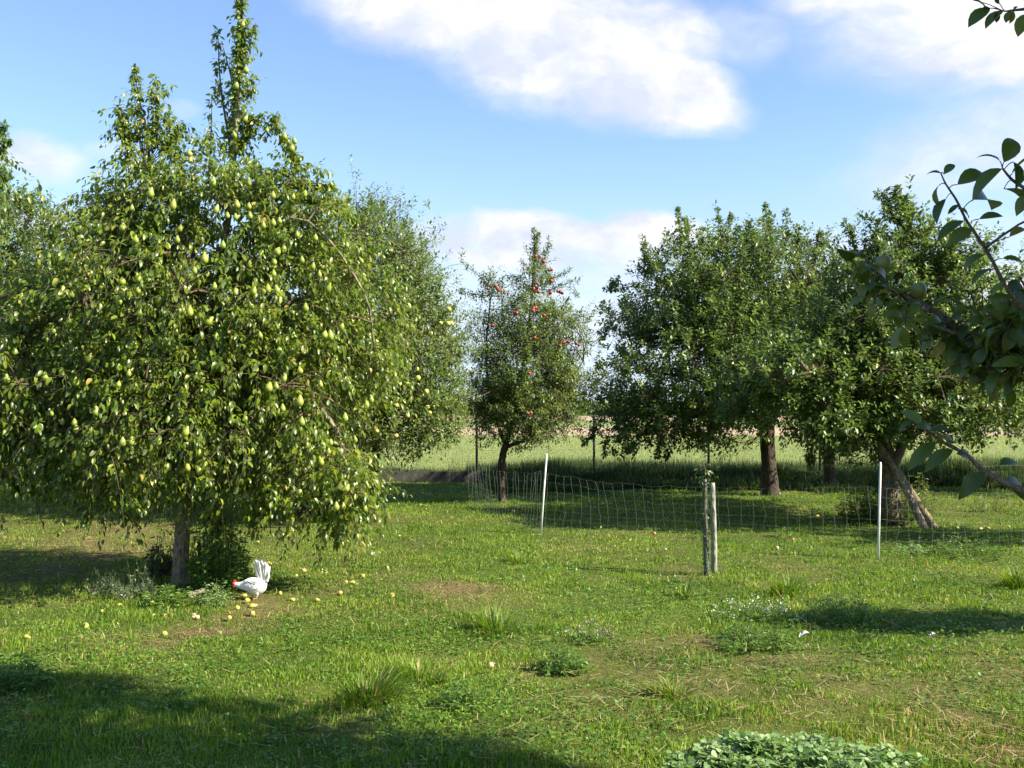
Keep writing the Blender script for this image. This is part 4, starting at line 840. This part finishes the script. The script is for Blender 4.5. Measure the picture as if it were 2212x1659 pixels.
# ------------------------------------------------------------------ plants
def plant(name, label, cat, px, py, wpx, hpx, n, mt, style='leafy', lsize=.035, lw=1., tmpl='low', flower=None, depth=1., group=None, dry=.1):
    b = gnd(px, py); s_ = b[1]/F; w = wpx*s_/2; h = hpx*s_; root = empty(name, b, label, cat, group)
    L = Leaves(); T = Tubes()
    if style == 'tuft':
        k = n; cx_ = rng.normal(0, w*.33, (5, 2)); ci = rng.integers(0, 5, k); x_ = cx_[ci, 0]+rng.normal(0, w*.16, k); y_ = cx_[ci, 1]+rng.normal(0, w*.16*depth, k)
        V = []; a = np.arctan2(y_, x_)+rng.normal(0, .5, k); ln = np.clip(np.hypot(x_, y_)/w*1.1+rng.uniform(.05, .5, k), 0, 1.1); H = h*rng.uniform(.35, 1.1, k)*(.6+.1*ci)*1.1
        up = UP; le = np.stack([np.cos(a), np.sin(a), 0*a], 1); sdv = np.stack([-np.sin(a+.6), np.cos(a+.6), 0*a], 1)*(lsize*rng.uniform(.6, 1.2, k))[:, None]
        p = np.stack([x_, y_, hgt(x_+b[0], y_+b[1])-.005], 1)
        m1 = p+(up*np.cos(ln*.5)[:, None]+le*np.sin(ln*.5)[:, None])*(H*.4)[:, None]; m2 = m1+(up*np.cos(ln*.95)[:, None]+le*np.sin(ln*.95)[:, None])*(H*.35)[:, None]; tp = m2+(up*np.cos(ln*1.5)[:, None]+le*np.sin(ln*1.5)[:, None])*(H*.35)[:, None]
        V = np.stack([p-sdv, p+sdv, m1+sdv, m1-sdv, m2+sdv*.75, m2-sdv*.75, tp], 1).reshape(-1, 3); o_ = np.arange(k)[:, None]*7
        me = mesh('blades', V, [np.concatenate([np.array([[0, 1, 2, 3]])+o_, np.array([[3, 2, 4, 5]])+o_]), np.array([[5, 4, 6]])+o_], BLADE, {'rnd': np.repeat(rng.uniform(.1, .75, k), 7), 'dry': np.repeat((rng.random(k) < dry)*1., 7)})
        link('blades', me, root); return root
    ns = max(6, n//14)
    for j in range(ns):
        a = rng.random()*6.28; r = math.sqrt(rng.random()); bx = np.array([math.cos(a)*r*w*.75, math.sin(a)*r*w*.75*depth, 0]); bx[2] = hgt(np.array([bx[0]+b[0]]), np.array([bx[1]+b[1]]))[0]
        hh = h*rng.uniform(.32, 1.1)*(1-.62*r*r) if style != 'patch' else h*rng.uniform(.25, 1.)*(1-.4*r*r)*(.55+.9*vnoise(bx[0]+b[0], bx[1]+b[1], 7, 77))
        if n > 2500 and vnoise(bx[0]+b[0], bx[1]+b[1], 4.5, 78) < .2+.35*r*r: continue
        tip = bx+np.array([math.cos(a)*w*.3*r+rng.normal(0, w*.08), math.sin(a)*w*.3*r*depth, hh])
        q = curve([bx, (bx+tip)/2+rng.normal(0, .02, 3)*[1, 1, 0], tip], 7); T.add(q, np.linspace(.0028, .0012, 7)*(1+.6*h), 4, cap=False)
        k = 14; t_ = np.clip(rng.random(k)**(.55 if style != 'spire' and h < .5 else .85), .04, 1); ii_ = t_*5.99; i0 = ii_.astype(int); p = q[i0]+(q[i0+1]-q[i0])*(ii_-i0)[:, None]
        ph = np.arange(k)*2.4+rng.random()*6; rd = np.stack([np.cos(ph), np.sin(ph), 0*ph], 1)
        if style == 'patch': L.add(p+rd*rng.uniform(.01, .04, (k, 1)), rd+UP*.25, UP+rd*.3+rng.normal(0, .5, (k, 3)), lsize*rng.uniform(.6, 1.3, k), lw, .1)
        elif style == 'spire': L.add(p+rd*.006, rd*.7+UP*rng.uniform(.2, 1., (k, 1)), UP*.6-rd*.3+rng.normal(0, .3, (k, 3)), lsize*rng.uniform(.6, 1.3, k)*(1.15-.6*t_), lw, .1)
        else: L.add(p+rd*.01, rd+UP*rng.uniform(-.3, .4, (k, 1)), UP+rng.normal(0, .35, (k, 3)), lsize*rng.uniform(.6, 1.3, k), lw, rng.uniform(0, .35, k))
        if flower is not None and rng.random() < .6:
            kf = 8; FL.add(tip+b+rng.normal(0, .012, (kf, 3)), rng.normal(0, 1, (kf, 3)), UP+rng.normal(0, .5, (kf, 3)), .016, 1.2, .1) if False else None
            FLs.append((tip, kf))
    link('stems', T.mesh('stems', TWIG if mt is IVY else WSTEM), root); link('leaves', L.mesh('leaves', mt, tmpl), root)
    if flower is not None and FLs:
        F2 = Leaves()
        for tip, kf in FLs: F2.add(tip+rng.normal(0, .013, (kf, 3)), rng.normal(0, 1, (kf, 3)), UP+rng.normal(0, .5, (kf, 3)), .016, 1.3, .1)
        link('flowers', F2.mesh('flowers', flower, 'quad'), root); FLs.clear()
    return root
FLs = []
m = mat('weed_stem'); out(bsdf((.10, .13, .035), .7)); WSTEM = m
plant('silvery_weed','spiky silvery grey weed in the shade, left of the leafy weeds at the pear trunk','weed',225,1285,80,75,420,SILVER,'spire',.030,.6)
plant('silvery_weed','denser silvery grey weed directly left of the pear tree trunk','weed',290,1292,105,85,800,SILVER,'spire',.032,.6)
plant('mallow','round leaved green weed at the left foot of the pear tree trunk','weed',362,1302,110,48,420,WEED,'patch',.050,1.)
plant('undergrowth','ivy covered bush growing around the right side of the pear tree trunk','bush',470,1268,130,205,3600,WEED,'leafy',.062,.9,'mid')  # brighter leaf colour stands in for sunlight the crown blocks
plant('undergrowth','narrow dark ivy bush on the left side of the pear tree trunk','bush',352,1248,60,110,900,IVY,'leafy',.06,.9,'mid')
plant('weed','grey green leafy weed between the pear trunk and the rooster','weed',462,1302,80,58,700,MALLOW,'leafy',.032,.8)
plant('sucker_shoot','thin leafy shoot rising left of the pear tree trunk','shoot',330,1262,40,105,110,IVY,'leafy',.055,.8,'mid')
plant('weed','leafy nettle patch at the left edge of the lawn above the shade','weed',25,1492,150,75,900,WEED,'leafy',.05,.7,'mid')
plant('grass_tuft','large tuft of broad green grass at the edge of the lower shade','grass tuft',790,1515,150,90,420,BLADE,'tuft',.0050)
plant('grass_tuft','green grass tuft above and right of the largest tuft','grass tuft',905,1468,130,70,260,BLADE,'tuft',.0045)
plant('weed','low fern like weed between the largest grass tuft and the dark green clump','weed',1005,1525,110,62,700,WEED,'leafy',.040,.5)
plant('weed','dark green clump of leaves in the centre of the near lawn','weed',1215,1448,115,60,1000,WEED,'leafy',.038,.7)
plant('flowering_weed','weed with pale purple flower heads in the middle of the lawn','flower',1270,1385,90,55,420,WEED,'spire',.030,.6,flower=PURPLE)
plant('grass_tuft','grass tuft with a dark base left of the purple flowering weed','grass tuft',1070,1362,130,70,320,BLADE,'tuft',.0045)
plant('grass_tuft','small grass tuft in the lawn below the left white post','grass tuft',1115,1215,75,30,160,BLADE,'tuft',.005)
plant('grass_tuft','small grass tuft left of the stake in the middle lawn','grass tuft',1480,1285,70,45,150,BLADE,'tuft',.0045)
plant('grass_tuft','grass tuft with dead blades in the lawn above the mallow patch','grass tuft',1455,1510,100,48,260,BLADE,'tuft',.004,dry=.35)
plant('grass_tuft','upright grass tuft right of the stake','grass tuft',1700,1285,110,55,260,BLADE,'tuft',.0045)
plant('weed','wide bright green weed patch right of the stake in the sunny lawn','weed',1825,1330,170,60,1300,WEED,'leafy',.040,.7,depth=1.3)
plant('weed','wide low weed patch in front of the white flowers','weed',1625,1392,190,62,1200,WEED,'leafy',.042,.6,depth=1.1)
plant('flowering_weed','low weed dotted with small white flowers beyond the wide weed patches','flower',1640,1330,190,38,700,WEED,'leafy',.034,.7,flower=DAISY,depth=1.2)
plant('weed','leafy clump in the lawn behind the right white post','weed',2090,1200,150,48,900,WEED,'leafy',.045,.8,depth=1.2)
plant('weed','pale leafed low weed at the foot of the right white post','weed',1960,1195,90,28,420,MALLOW,'leafy',.045,.8)
plant('bush','dark grass like bush at the right edge of the lawn','bush',2195,1275,110,62,420,BLADE,'tuft',.006)
plant('tall_weed','tall yellow green weeds growing left of the propped apple trunk','weed',1868,1125,105,125,1700,YWEED,'leafy',.075,.6)
plant('tall_weed','tall yellow green weeds growing right of the propped apple trunk behind the props','weed',1978,1108,90,100,1100,YWEED,'leafy',.07,.6)
plant('undergrowth','dark ivy bush in front of the foot of the propped apple trunk','bush',1935,1132,85,80,1100,IVY,'leafy',.055,.95)
plant('weed','light green weed behind the netting at the right','weed',2140,1106,90,62,420,YWEED,'spire',.05,.5)
plant('tall_weed','tall rank weeds behind the concrete boards left of the red apple tree','weed',995,1036,75,70,600,WEED,'spire',.08,.35)
plant('weed','brown and yellow weeds between the red apple tree and the boards','weed',1010,1080,120,42,420,YWEED,'leafy',.06,.6)
plant('tall_weed','nettles growing behind the broad dark apple tree','weed',1560,1040,170,70,1100,DEEPLEAF,'spire',.08,.4)
plant('tall_weed','nettles along the boards between the broad and the propped apple tree','weed',1790,1050,190,62,1000,WEED,'spire',.07,.4)
plant('mallow','dense low patch of scalloped grey green mallow leaves at the bottom right','mallow',1725,1668,440,62,7600,MALLOW,'patch',.030,1.05,'round',depth=.62)
plant('mallow','small mallow seedling in the shaded grass left of the mallow patch','mallow',1475,1672,90,40,260,MALLOW,'patch',.034,1.05,'round')
# scattered small broad-leaf weeds and tufts in the lawn (uncountable)
n = 26000; x, y = field_pts(n, 3., 22); k_ = vnoise(x, y, .9, 61)*.5+vnoise(x, y, 3.1, 62)*.5 > .60; x, y = x[k_], y[k_]; n = len(x)
V, P, A = blades(x, y, rng.uniform(.045, .10, n), .0026*(1+y/10), (rng.random(n) < .08)*1., rng.uniform(.1, .8, n), .55)
tag(link('long_grass', mesh('long_grass', V, P, BLADE, A)), 'longer uncut grass blades standing up in loose patches of the lawn', 'grass', kind='stuff')

# feathers on the lawn
for px, py, s_, lab in ((1739,1389,.10,'larger white feather lying on the lawn above the mallow patch'), (2015,1391,.055,'small white feather lying alone on the lawn at the right')):
    b = gnd(px, py); V = []; r_ = 9
    for a in np.linspace(0, 1, r_): w = s_*.24*math.sin(math.pi*min(1, a*.9+.08)); z = .05+.03*math.sin(a*3); V += [(s_*(a-.5), -w, z+.012), (s_*(a-.5), 0, z), (s_*(a-.5), w, z+.012), (s_*(a-.5), 0, z-.003)]
    Q = [[r*4+e, r*4+(e+1) % 4, r*4+4+(e+1) % 4, r*4+4+e] for r in range(r_-1) for e in range(4)]
    o = link('feather', mesh('feather', V, [np.array(Q)], FEATH), loc=b); o.rotation_euler = (.15, -.1, .3); tag(o, lab, 'feather')

# ------------------------------------------------------------------ fallen fruit
c3 = [(435,573,0),(377,630,0),(697,662,0),(705,590,0),(835,585,3),(855,588,3),(500,545,0),(1000,595,0),(1020,556,0),(1095,578,0),(1113,543,0),(1215,497,0),(1385,525,0),(1688,512,0),(1175,368,0),(1104,272,0),(1245,248,0),(1565,245,2),(1580,257,0),(1285,423,0),(1325,397,0),(1400,400,0),(1490,410,0),(1550,425,0),(1480,458,0),(1512,457,0),(1478,494,0),(1248,518,0),(715,535,0),(670,530,0),(133,695,0),(1840,130,0),(1815,117,0),(1733,243,0),(2120,800,3),(655,590,0),(1080,522,0),(1040,500,0)]
c4 = [(48,157,0),(1190,153,0),(1310,155,0),(1390,155,0),(1440,200,0),(1970,222,0),(2045,205,0),(2035,209,0),(2145,203,0),(1217,262,2),(515,260,0),(1140,300,3),(610,238,2)]
FP = [(a*.5, 1037+b*.5, k) for a, b, k in c3]+[(1106+a*.5, 1037+b*.5, k) for a, b, k in c4]
FP += [(2072,1141,0),(1790,1130,0),(1720,1125,0),(1105,1106,0)]
ORD = ['first', 'second', 'third', 'fourth', 'fifth', 'sixth', 'seventh', 'eighth', 'ninth', 'tenth', 'eleventh', 'twelfth', 'thirteenth', 'fourteenth']
zones = {'near': 'in front of the pear tree trunk', 'mid': 'around and in front of the rooster', 'right': 'on lawn right of the rooster', 'back': 'in the grass between rooster and netting', 'net': 'behind the netting by the stake', 'far': 'around the feet of the propped apple tree'}
def zone(px, py):
    if px < 440: return 'near'
    if px < 615 and py > 1200: return 'mid'
    if py > 1200: return 'right' if px < 900 else None
    if px < 1100: return 'back'
    return 'net' if px < 1600 else 'far'
meshes = {0: [pearmesh(FALLEN, 0), applemesh(FALLEN, 1, .036), pearmesh(FALLEN, 2)], 2: [applemesh(OAPPLE, 0, .034)], 3: [applemesh(PAPPLE, 0, .034)]}
bz = {}
for px, py, k in FP: bz.setdefault((zone(px, py), k), []).append((px, py))
cname = {0: ('fallen_pear', 'yellow fallen pear', 'pear'), 2: ('fallen_apple', 'orange red fallen apple', 'apple'), 3: ('fallen_apple', 'pale bruised fallen apple', 'apple')}
for (z, k), pts in bz.items():
    pts.sort(); nm, ds, ct = cname[k]
    for i_, (px, py) in enumerate(pts):
        b = gnd(px, py); me = meshes[k][i_ % len(meshes[k])]; o = link(nm, me)
        s_ = random.uniform(.5, .8); o.scale = (s_,)*3; o.rotation_euler = (random.uniform(1.2, 1.9), random.uniform(-.4, .4), random.uniform(0, 6.28))
        o.location = (b[0], b[1], float(hgt(np.array([b[0]]), np.array([b[1]]))[0])+.020)
        if z is None: lab = f'{ds} lying alone in the near lawn right of the grass tufts'
        elif len(pts) == 1: lab = f'single {ds} {zones[z]}'
        else: lab = f'{ORD[i_]} {ds} from left {zones[z]}'
        tag(o, lab, ct, 'fallen fruit on the grass')

# ------------------------------------------------------------------ far trees
def fartree(px, Y_, h, w, lab, seed):
    x_ = (px-1106)/F*Y_
    tree('distant_tree', lab, Y_, [(x_, Y_, 0, .35), (x_, Y_, h*.2, .3), (x_, Y_, h*.4, .25)],
      [(x_+a*w*.5, Y_+b, w*.42*c, h*.30*c, h*(.56+.14*d_), w*.4, 1.) for a, b, c, d_ in ((0, 0, 1, .6), (-.8, .5, .8, -.3), (.8, -.5, .85, -.2), (.2, 1, .9, -.8), (-.2, 0, .7, 1.))], [], 1500, DEEPLEAF, BARKD, .85, 'apple', 'quad', gap=.3, base=(x_, Y_, 0), seed=seed, per=7)
for i_, (px, Y_, h, w, lab) in enumerate([(2195,190,8.2,9,'rounded dark tree at the far field edge, rightmost on the horizon'),(2110,210,6.8,9,'dark tree at the far field edge left of the rightmost one'),(2020,260,7,10,'distant tree on the horizon seen through the propped apple tree'),
      (1300,420,6.5,12,'distant tree on the horizon between the two middle apple trees'),(1345,440,5.5,11,'lower distant tree just right of the one between the middle apple trees'),(2280,180,9,10,'distant tree just past the right edge of the field')]):
    fartree(px, Y_, h, w, lab, 70+i_)
# far wood as a mass along the horizon
L = Leaves(); n = 16000; x = rng.uniform(-650, 650, n); hh = 5+5*vnoise(x, x*0, .02, 81)+3*vnoise(x, x*0, .1, 82); p = np.stack([x, 620+rng.uniform(-12, 12, n), hh*rng.random(n)**.7], 1)
L.add(p, rng.normal(0, 1, (n, 3)), rng.normal(0, 1, (n, 3))+[0, -1, 1], rng.uniform(2, 4.5, n), 1.3, .1)
tag(link('far_wood', L.mesh('far_wood', DEEPLEAF, 'quad')), 'low dark band of woodland along the far horizon', 'wood', kind='stuff')
print('script done')
